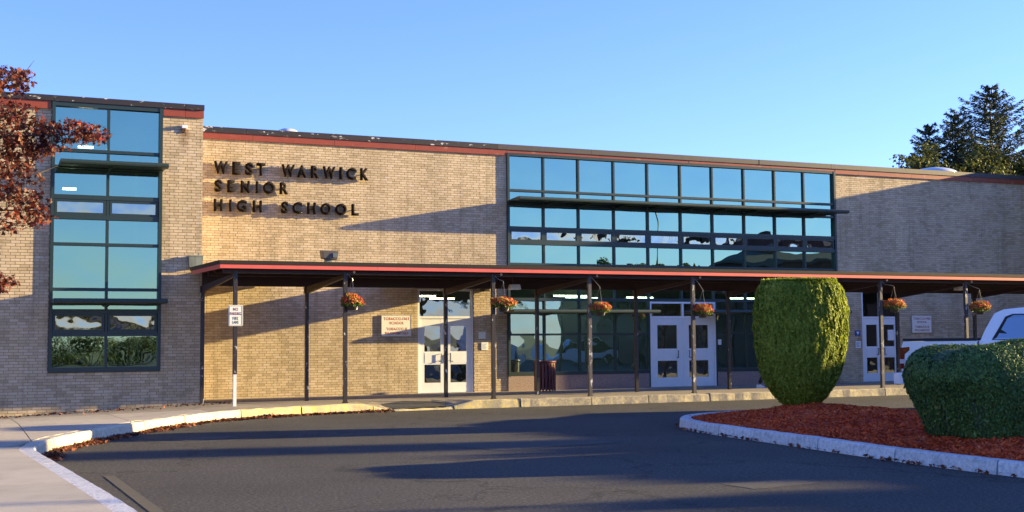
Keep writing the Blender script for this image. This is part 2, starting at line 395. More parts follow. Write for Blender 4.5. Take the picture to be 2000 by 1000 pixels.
# ------------------------------------------------------------------ mesh helpers
class MB:
    def __init__(s):
        s.v = []; s.f = []
    def add(s, vs, fs):
        o = len(s.v)
        s.v += [tuple(map(float, p)) for p in vs]
        s.f += [tuple(i + o for i in f) for f in fs]
        return s
    def box(s, x0, x1, y0, y1, z0, z1):
        return s.add([(x0, y0, z0), (x1, y0, z0), (x1, y1, z0), (x0, y1, z0), (x0, y0, z1), (x1, y0, z1), (x1, y1, z1), (x0, y1, z1)],
                     [(0, 3, 2, 1), (4, 5, 6, 7), (0, 1, 5, 4), (1, 2, 6, 5), (2, 3, 7, 6), (3, 0, 4, 7)])
    def hexa(s, b, t):
        return s.add(list(b) + list(t), [(0, 3, 2, 1), (4, 5, 6, 7), (0, 1, 5, 4), (1, 2, 6, 5), (2, 3, 7, 6), (3, 0, 4, 7)])
    def tube(s, p0, p1, r0, r1=None, n=8, cap=True):
        r1 = r0 if r1 is None else r1
        p0, p1 = Vector(p0), Vector(p1)
        d = (p1 - p0).normalized()
        a = d.orthogonal().normalized(); b = d.cross(a)
        vs = []
        for p, r in ((p0, r0), (p1, r1)):
            for i in range(n):
                t = 2 * math.pi * i / n
                vs.append(p + a * (r * math.cos(t)) + b * (r * math.sin(t)))
        fs = [(i, (i + 1) % n, n + (i + 1) % n, n + i) for i in range(n)]
        if cap:
            fs += [tuple(range(n - 1, -1, -1)), tuple(range(n, 2 * n))]
        return s.add(vs, fs)
    def path(s, pts, rad, n=7):
        pts = [Vector(p) for p in pts]
        rings = []
        a = None
        for i, p in enumerate(pts):
            d = (pts[min(i + 1, len(pts) - 1)] - pts[max(i - 1, 0)]).normalized()
            a = d.orthogonal().normalized() if a is None else (a - d * a.dot(d)).normalized()
            b = d.cross(a)
            r = rad[i] if hasattr(rad, '__len__') else rad
            rings.append([p + a * (r * math.cos(2 * math.pi * k / n)) + b * (r * math.sin(2 * math.pi * k / n)) for k in range(n)])
        vs = [q for rg in rings for q in rg]
        fs = [(i * n + k, i * n + (k + 1) % n, (i + 1) * n + (k + 1) % n, (i + 1) * n + k) for i in range(len(pts) - 1) for k in range(n)]
        fs += [tuple(range(n - 1, -1, -1)), tuple(range((len(pts) - 1) * n, len(pts) * n))]
        return s.add(vs, fs)
    def lathe(s, prof, c, n=20):
        vs = []; fs = []
        for r, z in prof:
            for k in range(n):
                t = 2 * math.pi * k / n
                vs.append((c[0] + r * math.cos(t), c[1] + r * math.sin(t), c[2] + z))
        for i in range(len(prof) - 1):
            for k in range(n):
                fs.append((i * n + k, i * n + (k + 1) % n, (i + 1) * n + (k + 1) % n, (i + 1) * n + k))
        fs.append(tuple(range(n - 1, -1, -1))); fs.append(tuple(range((len(prof) - 1) * n, len(prof) * n)))
        return s.add(vs, fs)
    def prism_x(s, poly, x0, x1):
        """polygon of (y, z) extruded along x"""
        n = len(poly)
        vs = [(x0, y, z) for y, z in poly] + [(x1, y, z) for y, z in poly]
        fs = [tuple(range(n)), tuple(range(2 * n - 1, n - 1, -1))] + [(i, n + i, n + (i + 1) % n, (i + 1) % n) for i in range(n)]
        return s.add(vs, fs)
    def prism_y(s, poly, y0, y1):
        """polygon of (x, z) extruded along y"""
        n = len(poly)
        vs = [(x, y0, z) for x, z in poly] + [(x, y1, z) for x, z in poly]
        fs = [tuple(range(n)), tuple(range(2 * n - 1, n - 1, -1))] + [(i, n + i, n + (i + 1) % n, (i + 1) % n) for i in range(n)]
        return s.add(vs, fs)

def link(name, me, parent=None, loc=(0, 0, 0)):
    o = bpy.data.objects.new(name, me)
    COL.objects.link(o)
    o.location = loc
    if parent is not None:
        o.parent = parent
    return o

def wpos(o):
    p = Vector((0, 0, 0))
    while o is not None:
        p = p + Vector(o.location)
        o = o.parent
    return p

def build(name, mb, mt, parent=None, smooth=False, bevel=0.0, seg=1, fix=True):
    """world-space geometry -> one mesh object whose origin sits at its parent's place"""
    base = wpos(parent) if parent is not None else Vector((0, 0, 0))
    if parent is None and mb.v:
        a = np.array(mb.v)
        base = Vector(((a[:, 0].min() + a[:, 0].max()) / 2, (a[:, 1].min() + a[:, 1].max()) / 2, a[:, 2].min()))
    me = bpy.data.meshes.new(name)
    me.from_pydata([(x - base.x, y - base.y, z - base.z) for x, y, z in mb.v], [], mb.f)
    if fix or bevel:
        bm = bmesh.new(); bm.from_mesh(me)
        if fix:
            bmesh.ops.recalc_face_normals(bm, faces=bm.faces)
        if bevel:
            es = [e for e in bm.edges if e.is_manifold and e.calc_face_angle(0) > R(25)]
            bmesh.ops.bevel(bm, geom=es, offset=bevel, segments=seg, affect='EDGES', profile=0.6)
        bm.to_mesh(me); bm.free()
    if smooth:
        for p in me.polygons:
            p.use_smooth = True
    me.materials.append(mt)
    return link(name, me, parent, (0, 0, 0) if parent is not None else base)

def empty(name, loc, label, cat, group=None):
    o = bpy.data.objects.new(name, None)
    COL.objects.link(o)
    o.location = loc
    o.empty_display_size = 0.3
    return tag(o, label, cat, group)

def tag(o, label, cat, group=None):
    o['label'] = label; o['category'] = cat
    if group:
        o['group'] = group
    return o

def structure(o):
    o['kind'] = 'structure'
    return o

def raw_mesh(name, V, faces_flat, loop_tot, mt, parent=None, base=None):
    base = wpos(parent) if parent is not None else Vector(base or (0, 0, 0))
    me = bpy.data.meshes.new(name)
    V = np.asarray(V, dtype=np.float32) - np.array(base, dtype=np.float32)
    nf = len(loop_tot)
    me.vertices.add(len(V)); me.vertices.foreach_set("co", V.ravel())
    me.loops.add(len(faces_flat)); me.loops.foreach_set("vertex_index", np.asarray(faces_flat, dtype=np.int32))
    me.polygons.add(nf)
    st = np.concatenate([[0], np.cumsum(loop_tot)[:-1]]).astype(np.int32)
    me.polygons.foreach_set("loop_start", st)
    me.polygons.foreach_set("loop_total", np.asarray(loop_tot, dtype=np.int32))
    me.update(calc_edges=True)
    me.shade_flat()
    me.materials.append(mt)
    return link(name, me, parent, (0, 0, 0) if parent is not None else base)

def unit(a):
    return a / (np.linalg.norm(a, axis=1, keepdims=True) + 1e-9)

def scatter(shape, P, nrm, upv, size):
    """copy a flat leaf outline (k,2) to every point, lying across the normal"""
    n = unit(nrm); u = unit(upv - n * (upv * n).sum(1, keepdims=True)); w = np.cross(u, n)
    k = len(shape)
    sz = size[:, None, None]
    V = P[:, None, :] + sz * (shape[None, :, 0, None] * w[:, None, :] + shape[None, :, 1, None] * u[:, None, :])
    # a slight fold so that leaves are not perfectly flat
    fold = (np.abs(shape[:, 0]) * 0.35)[None, :, None] * n[:, None, :] * sz
    V = (V + fold).reshape(-1, 3)
    return V, np.arange(len(V)), np.full(len(P), k)

QUAD = np.array([(-.5, -.5), (.5, -.5), (.5, .5), (-.5, .5)])
SPRAY = np.array([(-.18, -.5), (.18, -.5), (.30, .05), (0, .55), (-.30, .05)])
LEAF5 = np.array([(0, -.5), (.10, -.18), (.42, -.30), (.34, -.02), (.55, .16), (.24, .18), (.20, .34), (0, .6), (-.20, .34), (-.24, .18), (-.55, .16), (-.34, -.02), (-.42, -.30), (-.10, -.18)])
NEEDLE = np.array([(-.05, -.5), (.05, -.5), (.16, -.05), (0, .6), (-.16, -.05)])
LEAFO = np.array([(0, -.5), (.28, -.2), (.30, .15), (0, .55), (-.30, .15), (-.28, -.2)])

def text_mesh(name, body, size, mt, parent, at, width=None, height=None, depth=0.004, bold=0.0, left=False):
    """lettering standing on a plane facing -Y; `at` is the centre (or left end) of its base line in world metres"""
    cu = bpy.data.curves.new(name, 'FONT')
    cu.body = body; cu.size = 1.0; cu.offset = bold; cu.extrude = 0.0
    cu.resolution_u = 4
    tmp = bpy.data.objects.new(name + "_curve", cu)
    COL.objects.link(tmp)
    dg = bpy.context.evaluated_depsgraph_get()
    me = bpy.data.meshes.new_from_object(tmp.evaluated_get(dg))
    bpy.data.objects.remove(tmp); bpy.data.curves.remove(cu)
    bm = bmesh.new(); bm.from_mesh(me)
    bmesh.ops.remove_doubles(bm, verts=bm.verts, dist=1e-5)
    xs = [v.co.x for v in bm.verts]; ys = [v.co.y for v in bm.verts]
    x0, x1, y0, y1 = min(xs), max(xs), min(ys), max(ys)
    sz = (height / (y1 - y0)) if height else size
    sx = (width / (x1 - x0)) if width else sz
    ret = bmesh.ops.extrude_face_region(bm, geom=list(bm.faces))
    for g in ret['geom']:
        if isinstance(g, bmesh.types.BMVert):
            g.co.z += 1.0
    bmesh.ops.recalc_face_normals(bm, faces=bm.faces)
    base = wpos(parent)
    off = 0 if left else (x0 + x1) / 2
    for v in bm.verts:
        x, y, z = v.co
        X = at[0] + ((x - x0) if left else (x - off)) * sx
        v.co = (X - base.x, at[1] - z * depth - base.y, at[2] + (y - (y0 if height else 0)) * sz - base.z)
    me2 = bpy.data.meshes.new(name)
    bm.to_mesh(me2); bm.free()
    bpy.data.meshes.remove(me)
    me2.materials.append(mt)
    return link(name, me2, parent)

# ================================================================== GROUND
def pave_z(x, y):
    z = 0.19 - 0.0215 * max(0.0, min(1.3, (y - 26.4) / 7.6)) * 7.6
    if 8.2 < x < 10.8 and y < 28.4:
        dip = (1 - min(1, max(0, abs(x - 9.45) - 0.55) / 0.7)) * min(1, max(0, (28.4 - y) / 1.5))
        z -= (z - 0.035) * dip
    if x < 5.3:
        t = max(0.0, min(1.0, (y - 23.0) / 6.0))
        z -= 0.040 * (5.3 - max(x, -3)) * t
    return z

KP = [(1.62, -6), (1.55, 3), (1.46, 9), (1.40, 11.2), (1.24, 13.7), (1.07, 16.2), (0.985, 17.4), (0.99, 17.9), (1.08, 18.5), (1.36, 19.6),
      (2.1, 21.15), (2.87, 22.5), (3.95, 24.15), (4.85, 25.15), (6.1, 25.85), (7.3, 26.25), (8.6, 26.50), (10.2, 26.6), (12, 26.62), (16, 26.6), (23, 26.6), (50, 26.6)]
def resample(pts, step):
    P = np.array(pts, float)
    # smooth by Catmull-Rom
    out = []
    for i in range(len(P) - 1):
        p0, p1, p2, p3 = P[max(i - 1, 0)], P[i], P[i + 1], P[min(i + 2, len(P) - 1)]
        L = np.linalg.norm(p2 - p1); n = max(2, int(L / step))
        for k in range(n):
            t = k / n
            if L > 6:
                out.append(p1 + (p2 - p1) * t)
            else:
                out.append(0.5 * ((2 * p1) + (-p0 + p2) * t + (2 * p0 - 5 * p1 + 4 * p2 - p3) * t * t + (-p0 + 3 * p1 - 3 * p2 + p3) * t ** 3))
    out.append(P[-1])
    return np.array(out)
KL = resample(KP, 0.15)
def offset_path(L, d):
    T = np.gradient(L, axis=0); T /= np.linalg.norm(T, axis=1, keepdims=True)
    return L + d * np.stack([-T[:, 1], T[:, 0]], 1)
KIN = offset_path(KL, 0.20)          # inner (pavement) side of the kerb

# ground sheet, to the horizon
mb = MB(); mb.add([(-600, -600, -.32), (600, -600, -.32), (600, 600, -.32), (-600, 600, -.32)], [(0, 1, 2, 3)])
structure(build('ground', mb, M['earth'], fix=False))
# road: follows the kerb
road = MB()
rp = [tuple(p) + (0.0,) for p in (KL + (KIN - KL) * 0.5)]
left = rp[:]
for i in range(len(left) - 1):
    a, b = left[i], left[i + 1]
    road.add([a, (130, a[1] if i < 40 else a[1], 0), (130, b[1], 0), b], [(0, 1, 2, 3)]) if b[1] > a[1] + 1e-4 else None
ymax = max(p[1] for p in left)
structure(build('road', road, M['asphalt'], fix=False))
mb = MB(); mb.add([(-60, -60, -.004), (130, -60, -.004), (130, 26.75, -.004), (1.35, 26.75, -.004), (1.35, -6, -.004), (-60, -6, -.004)], [(0, 1, 2, 3, 4, 5)])
structure(build('parking_ground', mb, M['asphalt'], fix=False))
# pavement bed with slabs as parts
bed = MB()
bm_rows = np.arange(-6, 34.4, 0.4)
def kerb_x(y):
    """inner kerb x for a given y on the left leg"""
    idx = np.where(KIN[:, 1] <= y)[0]
    sel = KIN[:, 1]
    # first crossing
    j = int(np.argmax(sel >= y)) if (sel >= y).any() else None
    if j is None:
        return 60.0
    if j == 0:
        return KIN[0, 0]
    t = (y - sel[j - 1]) / (sel[j] - sel[j - 1] + 1e-9)
    return KIN[j - 1, 0] + t * (KIN[j, 0] - KIN[j - 1, 0])
YK = KIN[:, 1].max()
def xlim(y):
    return 60.0 if y >= YK - 1e-3 else kerb_x(y)
pave_root = None
def slab(mb, xa, xb, ya, yb, g=0.008, drop=0.0):
    n = 6
    ys = np.linspace(ya + g, yb - g, n)
    xr = [min(xb - g, xlim(y) - 0.004) for y in ys]
    if max(xr) <= xa + g + 0.05:
        return False
    vs = []
    for y, x1 in zip(ys, xr):
        x1 = max(x1, xa + g + 0.002)
        vs += [(xa + g, y, pave_z(xa + g, y) - drop), (x1, y, pave_z(x1, y) - drop)]
    nb = len(vs)
    vs += [(x, y, z - 0.06) for x, y, z in vs]
    fs = [(2 * i, 2 * i + 1, 2 * i + 3, 2 * i + 2) for i in range(n - 1)]
    for i in range(n - 1):
        fs += [(2 * i, 2 * i + 2, nb + 2 * i + 2, nb + 2 * i), (2 * i + 1, nb + 2 * i + 1, nb + 2 * i + 3, 2 * i + 3)]
    fs += [(0, nb, nb + 1, 1), (2 * n - 2, 2 * n - 1, nb + 2 * n - 1, nb + 2 * n - 2)]
    mb.add(vs, fs)
    return True
KX, KY = KIN[:, 0], KIN[:, 1]
kmask = KY > 18.0
def yin(x):
    """inner kerb y for a given x beyond the corner of the pavement"""
    return float(np.interp(x, KX[kmask], KY[kmask])) if x > KX[kmask][0] else 18.0
def slab2(mb, xa, xb, ya, yb, g=0.008, drop=0.0):
    n = 6
    if xa > 0.9 and yb < KY.max():
        xb = min(xb, float(np.interp(yb - 0.06, KY[kmask], KX[kmask])))
        if xb < xa + 0.06:
            return False
    xs = np.linspace(xa + g, xb - g, n)
    lo = [max(ya + g, yin(x) + 0.004) for x in xs]
    if min(lo) >= yb - g - 0.03:
        return False
    vs = []
    for x, y0 in zip(xs, lo):
        y0 = min(y0, yb - g - 0.002)
        for y in (y0, (y0 + yb - g) / 2, yb - g):
            vs.append((x, y, pave_z(x, y) - drop))
    nb = len(vs)
    fs = [(3 * i + c, 3 * i + 3 + c, 3 * i + 4 + c, 3 * i + 1 + c) for i in range(n - 1) for c in (0, 1)]
    vs += [(x, y, z - 0.06) for x, y, z in vs]
    for i in range(n - 1):
        fs += [(3 * i, nb + 3 * i, nb + 3 * i + 3, 3 * i + 3), (3 * i + 2, 3 * i + 5, nb + 3 * i + 5, nb + 3 * i + 2)]
    for c in (0, 1):
        fs += [(c, c + 1, nb + c + 1, nb + c), (3 * n - 3 + c, nb + 3 * n - 3 + c, nb + 3 * n - 2 + c, 3 * n - 2 + c)]
    mb.add(vs, fs)
    return True
XC = 1.0
for a in np.arange(-6, 18.2, 0.5):
    slab(bed, -14, 3, a - .02, min(a + .52, 18.2), 0.0, 0.035)
for a in np.arange(18.2, 34, 0.8):
    slab2(bed, -14, XC, a - .02, a + .82, 0.0, 0.035)
for xa in np.arange(XC, 48, 0.6):
    for a in np.arange(18.2, 34, 1.2):
        slab2(bed, xa - .02, xa + .62, a - .02, min(a + 1.22, 34.0), 0.0, 0.035)
bed_o = structure(build('pavement', bed, M['joint'], fix=False))
row_edges = [-6, -3, 0, 3, 6, 8, 10, 11.8, 13.4, 15.0, 16.6, 18.2]
def pave_slab(xa, xb, ya, yb, mt, fn=slab2):
    sm = MB()
    if fn(sm, xa, xb, ya, yb):
        build('paving_slab', sm, mt, bed_o, fix=False)
for a, b in zip(row_edges[:-1], row_edges[1:]):
    for xa, xb in ((-9.5, -6.5), (-6.5, -3.5), (-3.5, -1.1), (-1.1, 3.0)):
        pave_slab(xa, xb, a, b, M['concrete'], slab)
rows2 = [18.2, 19.8, 21.4, 23.0, 24.6, 26.2, 28.3, 30.08]
for a, b in zip(rows2[:-1], rows2[1:]):
    for xa, xb in ((-9.5, -6.5), (-6.5, -3.5), (-3.5, -1.1), (-1.1, XC), (XC, 2.8), (2.8, 4.6)):
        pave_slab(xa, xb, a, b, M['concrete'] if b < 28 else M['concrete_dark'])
for xa, xb in ((4.6, 6.6), (6.6, 8.55), (8.55, 10.4)):
    for a, b in ((24.5, 28.3), (28.3, 30.08)):
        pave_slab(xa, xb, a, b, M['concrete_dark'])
for xa in np.arange(10.4, 46, 2.0):
    for a, b in ((26.5, 28.3), (28.3, 30.08)):
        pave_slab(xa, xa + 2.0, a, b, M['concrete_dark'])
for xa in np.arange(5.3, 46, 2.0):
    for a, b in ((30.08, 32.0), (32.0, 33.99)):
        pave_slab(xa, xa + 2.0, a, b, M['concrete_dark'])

# kerb stones
kerb_root = bpy.data.objects.new('kerb', None); COL.objects.link(kerb_root); structure(kerb_root)
def kerb_h(x, y):
    h = pave_z(x, y)
    if y > 26 and 8.3 < x < 10.7:
        h = 0.035 + (h - 0.035) * min(1, max(0, abs(x - 9.45) - 0.55) / 0.7)
    return max(h, 0.03)
cum = np.concatenate([[0], np.cumsum(np.linalg.norm(np.diff(KL, axis=0), axis=1))])
def kerb_stones(L, IN, hfun, choose, root, lengths, name='kerb_stone'):
    cum = np.concatenate([[0], np.cumsum(np.linalg.norm(np.diff(L, axis=0), axis=1))])
    s = 0.0; k = 0
    while s < cum[-1] - 0.3:
        ln = lengths(k, s); e = min(s + ln, cum[-1])
        nseg = max(2, int((e - s) / 0.22))
        ts = np.linspace(s + 0.012, e - 0.012, nseg + 1)
        mb = MB(); vs = []
        px = np.interp(ts, cum, L[:, 0]); py = np.interp(ts, cum, L[:, 1])
        qx = np.interp(ts, cum, IN[:, 0]); qy = np.interp(ts, cum, IN[:, 1])
        mx_, my_ = px[len(px) // 2], py[len(py) // 2]
        mt, rough = choose(mx_, my_)
        for i in range(nseg + 1):
            h = hfun(px[i], py[i]) + rnd.uniform(-rough, rough)
            d = np.array([px[i] - qx[i], py[i] - qy[i]]); d /= np.linalg.norm(d) + 1e-9
            j = rnd.uniform(-rough, rough)
            o = np.array([px[i], py[i]]) + d * j
            ob = o + d * 0.02
            vs += [(ob[0], ob[1], -0.05), (o[0], o[1], h - 0.022), (o[0] - d[0] * 0.022, o[1] - d[1] * 0.022, h), (qx[i], qy[i], h - 0.004), (qx[i], qy[i], -0.05)]
        fs = []
        for i in range(nseg):
            for c in range(4):
                fs.append((5 * i + c, 5 * i + c + 1, 5 * i + 6 + c, 5 * i + 5 + c))
        fs += [(0, 1, 2, 3, 4), tuple(5 * nseg + c for c in (4, 3, 2, 1, 0))]
        mb.add(vs, fs)
        build(name, mb, mt, root)
        s = e; k += 1
def choose_main(x, y):
    if y < 18.2:
        return M['kerb'], 0.003
    if x < 5.6:
        return M['kerb_sunlit'], 0.005
    if x < 12.3:
        return M['kerb_yellow'], 0.013
    return M['kerb_old'], 0.014
kerb_stones(KL, KIN, kerb_h, choose_main, kerb_root, lambda k, s: 2.4 if s < 22 else (1.55 + 0.5 * ((k * 7) % 5) / 5))

# asphalt patch in the dropped kerb and the faded yellow line
pm = MB(); ppts = [(8.95, 26.66), (10.15, 26.70), (10.35, 27.2), (10.2, 27.9), (9.6, 28.15), (9.0, 27.7), (8.75, 27.1)]
pm.add([(x, y, pave_z(x, y) + 0.006) for x, y in ppts], [tuple(range(len(ppts)))])
structure(build('asphalt_patch', pm, M['patch'], fix=False))
for pts_ in ([(6.6, 17.9), (8.9, 18.3), (9.3, 16.9), (7.1, 16.5)], [(3.2, 20.9), (4.1, 21.2), (4.3, 20.7), (3.35, 20.4)], [(7.6, 11.6), (8.6, 11.7), (8.6, 11.2), (7.65, 11.1)]):
    pm = MB(); pp = []
    for a_, b_ in zip(pts_, pts_[1:] + pts_[:1]):
        for t_ in (0, .25, .5, .75):
            pp.append((a_[0] + (b_[0] - a_[0]) * t_ + rnd.uniform(-.02, .02), a_[1] + (b_[1] - a_[1]) * t_ + rnd.uniform(-.02, .02), .004))
    pm.add(pp, [tuple(range(len(pp)))])
    structure(build('asphalt_patch', pm, M['repair'], fix=False))
ym = MB(); ym.add([(1.62, 15.6, .005), (1.74, 15.6, .005), (1.82, 11.5, .005), (1.86, 7.5, .005), (1.72, 7.5, .005), (1.69, 11.5, .005)], [(0, 1, 2, 5), (5, 2, 3, 4)])
structure(build('road_marking', ym, M['yellowline'], fix=False))

# ------------------------------------------------------------------ planted island
IK = [(11.35, 4.0), (11.1, 8.0), (10.93, 10.5), (10.90, 11.8), (10.98, 13.3), (11.16, 15.4), (11.30, 17.3), (11.45, 18.4), (11.75, 19.25), (12.3, 19.95), (13.0, 20.35), (13.9, 20.55), (15.0, 20.35), (15.9, 19.7), (16.6, 18.6), (17.1, 17.0), (17.5, 15.5), (18.0, 13.0), (18.0, 8.0), (18.0, 4.0)]
IL = resample(IK, 0.15)
IIN = offset_path(IL, -0.19)
ik_root = bpy.data.objects.new('island_kerb', None); COL.objects.link(ik_root); structure(ik_root)
kerb_stones(IL, IIN, lambda x, y: 0.165, lambda x, y: (M['kerb'], 0.004), ik_root, lambda k, s: 1.75 if (s < 12 or s > 19) else 1.1)
poly = offset_path(IL, -0.10)
def inside(P, poly):
    x, y = P[:, 0], P[:, 1]; c = np.zeros(len(P), bool)
    j = len(poly) - 1
    for i in range(len(poly)):
        xi, yi = poly[i]; xj, yj = poly[j]
        cond = ((yi > y) != (yj > y)) & (x < (xj - xi) * (y - yi) / (yj - yi + 1e-12) + xi)
        c ^= cond; j = i
    return c
def bdist(P):
    d = np.full(len(P), 1e9)
    for a in IL[::2]:
        d = np.minimum(d, np.hypot(P[:, 0] - a[0], P[:, 1] - a[1]))
    return d
def mulch_z(P):
    d = bdist(P)
    t = np.clip((d - 0.1) / 2.2, 0, 1); t = t * t * (3 - 2 * t)
    w = 0.02 * np.sin(P[:, 0] * 3.1 + 1) * np.sin(P[:, 1] * 2.7) + 0.014 * np.sin(P[:, 0] * 7.3) * np.sin(P[:, 1] * 8.1 + 2)
    hump = 0.10 * np.exp(-((P[:, 0] - 14.7) ** 2 + (P[:, 1] - 19.3) ** 2) / 1.2)
    return 0.125 + 0.17 * t + w * np.clip(d, 0, 1) + hump
gx = np.arange(10.8, 27.0, 0.12); gy = np.arange(4.0, 20.6, 0.12)
GX, GY = np.meshgrid(gx, gy, indexing='ij')
GP = np.stack([GX.ravel(), GY.ravel()], 1)
ins = inside(GP, poly)
GZ = mulch_z(GP)
idx = np.arange(len(GP)).reshape(GX.shape)
cell = np.stack([idx[:-1, :-1], idx[1:, :-1], idx[1:, 1:], idx[:-1, 1:]], -1).reshape(-1, 4)
cell = cell[ins[cell].all(1)]
used, inv = np.unique(cell, return_inverse=True)
V = np.column_stack([GP[used], GZ[used]])
mul = raw_mesh('mulch_bed', V, inv.reshape(-1), np.full(len(cell), 4), M['mulch'], base=(14, 12, 0))
structure(mul)
cp = npr.uniform([10.9, 8.5], [18, 20.5], (110000, 2))
wgt = npr.random(len(cp)) < np.clip(14.0 / (cp[:, 1] - 2), 0.5, 1)
cp = cp[inside(cp, poly) & wgt]
cz = mulch_z(cp) + npr.uniform(-0.003, 0.022, len(cp))
nv = npr.normal(size=(len(cp), 3)) * 0.55 + np.array([0, 0, 1.0])
uv_ = npr.normal(size=(len(cp), 3)); uv_[:, 2] *= 0.3
CH = np.array([(-.16, -.5), (.16, -.45), (.13, .5), (-.14, .42)])
V, ff, lt = scatter(CH, np.column_stack([cp, cz]), nv, uv_, npr.uniform(0.025, 0.075, len(cp)))
o = raw_mesh('mulch_chips', V, ff, lt, M['chip'], base=(14, 12, 0)); o['kind'] = 'stuff'

# ================================================================== SCHOOL BUILDING
MY, WY = 34.0, 30.1
school = empty('school_building', (15, 34, 0), 'long two storey school of buff brick with banded green framed windows and red roof edge', 'building')
# openings: (x0, x1, z0, z1)
DL = (12.08, 13.80, -0.2, 3.03)
DM = (19.70, 22.10)
DR = (27.95, 29.55, -0.2, 3.27)
WIN = (14.88, 26.93)
w = MB()
yb = MY + 0.010
w.box(5.29, DL[0], yb, MY + .3, -.3, 7.2); w.box(DL[1], WIN[0], yb, MY + .3, -.3, 7.2); w.box(DL[0], DL[1], yb, MY + .3, DL[3], 7.2)
w.box(WIN[1], DR[0], yb, MY + .3, -.3, 7.2); w.box(DR[1], 36.0, yb, MY + .3, -.3, 7.2); w.box(DR[0], DR[1], yb, MY + .3, DR[3], 7.2)
right_piece = MB(); right_piece.v = w.v[24:]; right_piece.f = [tuple(i - 24 for i in f) for f in w.f[18:]]
w.v = w.v[:24]; w.f = w.f[:18]
main_wall = build('wall', w, M['mortar'], school)
build('wall', right_piece, M['mortar'], school)
wb = WY + 0.010
WW = (1.89, 4.345, 0.885, 7.03)
w = MB()
w.box(-9, WW[0], wb, WY + .3, -.4, 7.05); w.box(WW[1], 5.285, wb, WY + .3, -.4, 7.05); w.box(WW[0], WW[1], wb, WY + .3, -.4, WW[2]); w.box(WW[0], WW[1], wb, WY + .3, WW[3] - .03, 7.05)
wing_wall = build('wall', w, M['mortar'], school)
w = MB()   # return wall of the left wing, plain brick side seen edge-on, and the right wing beyond the frame
w.box(5.0, 5.285, WY + .302, MY, -.4, 7.05)
ret_wall = build('wall', w, M['brick'], school)
w = MB()
w.box(36.0, 48.0, WY, 34.25, -.3, 7.9)
build('wall', w, M['brick'], school)
w = MB()
w.box(36.0, 36.3, 34.31, 46, -.3, 7.2)
build('wall', w, M['mortar'], school)
w = MB(); w.box(-9, -8.7, 30.41, 46, -.3, 7.05); build('wall', w, M['mortar'], school)
w = MB(); w.box(-9, 36.3, 46.0, 46.3, -.3, 7.2); build('wall', w, M['mortar'], school)
w = MB(); w.box(-9, 5.285, WY + .05, 45.9, 7.06, 7.12); w.box(5.286, 36.0, MY + .05, 45.9, 7.13, 7.22)
build('roof', w, M['roof'], school)
# interior shells behind the glass
w = MB(); w.box(11.2, 30.2, 39.0, 39.1, 0.0, 7.1); w.box(11.1, 11.2, 34.31, 39.1, 0, 7.1); w.box(30.2, 30.3, 34.31, 39.1, 0, 7.1)
build('interior_wall', w, M['inner'], school)
w = MB(); w.box(11.2, 30.2, 34.31, 39, -.05, 0.02); w.box(11.2, 30.2, 34.45, 39, 3.55, 3.75)
w.box(1.0, 5.0, 30.45, 34.2, 0.2, .3); w.box(0.9, 5.0, 34.2, 34.3, 0.2, 7.0); w.box(0.9, 1.0, 30.42, 34.2, 0.2, 7.0); w.box(0.9, 5.0, 30.5, 34.2, 3.5, 3.7)
build('interior_floor', w, M['innerdark'], school)
w = MB()  # door tubes are lamps; those behind the big window added to brighten the interior
for x, y, z, ln in ((12.25, 35.4, 2.84, .9), (13.3, 36.3, 2.80, .8), (12.3, 37.4, 2.88, .8), (17.4, 36.0, 2.9, 1.2), (24.0, 36.0, 2.86, 1.2), (20.6, 37.0, 2.9, 1.0), (18.8, 38.0, 2.9, 1.2), (2.62, 32.0, 6.3, .35), (2.25, 31.5, 5.2, .3)):  # the short strips glow as white reflections in the wing glass
    w = MB(); w.box(x, x + ln, y, y + .07, z, z + .05); build('lamp_and_glow_strip', w, M['tube'], school)

# bricks
BL, BH, G = 0.2032, 0.0677, 0.0095
def course_bricks(x0, x1, z0, z1, off=0.0, holes=()):
    """list of (xa, xb, za, zb) laid in running bond, cut round openings"""
    out = []
    k0 = int(math.floor(z0 / BH)); k1 = int(math.ceil(z1 / BH))
    for k in range(k0, k1):
        za, zb = max(k * BH, z0), min((k + 1) * BH, z1)
        if zb - za < 0.02:
            continue
        spans = [(x0, x1)]
        zc = (za + zb) / 2
        for hx0, hx1, hz0, hz1 in holes:
            if hz0 < zc < hz1:
                ns = []
                for a, b in spans:
                    if hx0 > a and hx0 < b: ns.append((a, hx0))
                    if hx1 < b and hx1 > a: ns.append((hx1, b))
                    if hx1 <= a or hx0 >= b: ns.append((a, b))
                spans = ns
        sh = off + (BL / 2 if k % 2 else 0) + (BL / 4 if k % 6 == 5 else 0)
        for a, b in spans:
            j = math.floor((a - sh) / BL)
            while sh + j * BL < b:
                xa, xb = max(a, sh + j * BL), min(b, sh + (j + 1) * BL)
                if xb - xa > 0.035:
                    out.append((xa + G / 2, xb - G / 2, za + G / 2, zb - G / 2))
                j += 1
    return out
mainb = course_bricks(5.29, WIN[0], -0.13, 7.03, 0.0, [DL]) + course_bricks(WIN[1], 36.0, -0.13, 7.06, 0.0, [DR])
wingb = course_bricks(-9.0, 5.285, -0.27, 6.9, 0.05, [WW])
def brick_dist(b):
    return math.hypot((b[0] + b[1]) / 2, WY) - (b[2] < 0) * 0.0
def single_ok(b):
    xa, xb, za, zb = b
    full = (xb - xa) > 0.18 and (zb - za) > 0.055
    return full and ((4.3 < xa and za > 0.2 and za < 6.8) or (1.0 < xa and 0.15 < za < 0.86))
singles = sorted([b for b in wingb if single_ok(b)], key=brick_dist)[:298]
sset = set(singles)
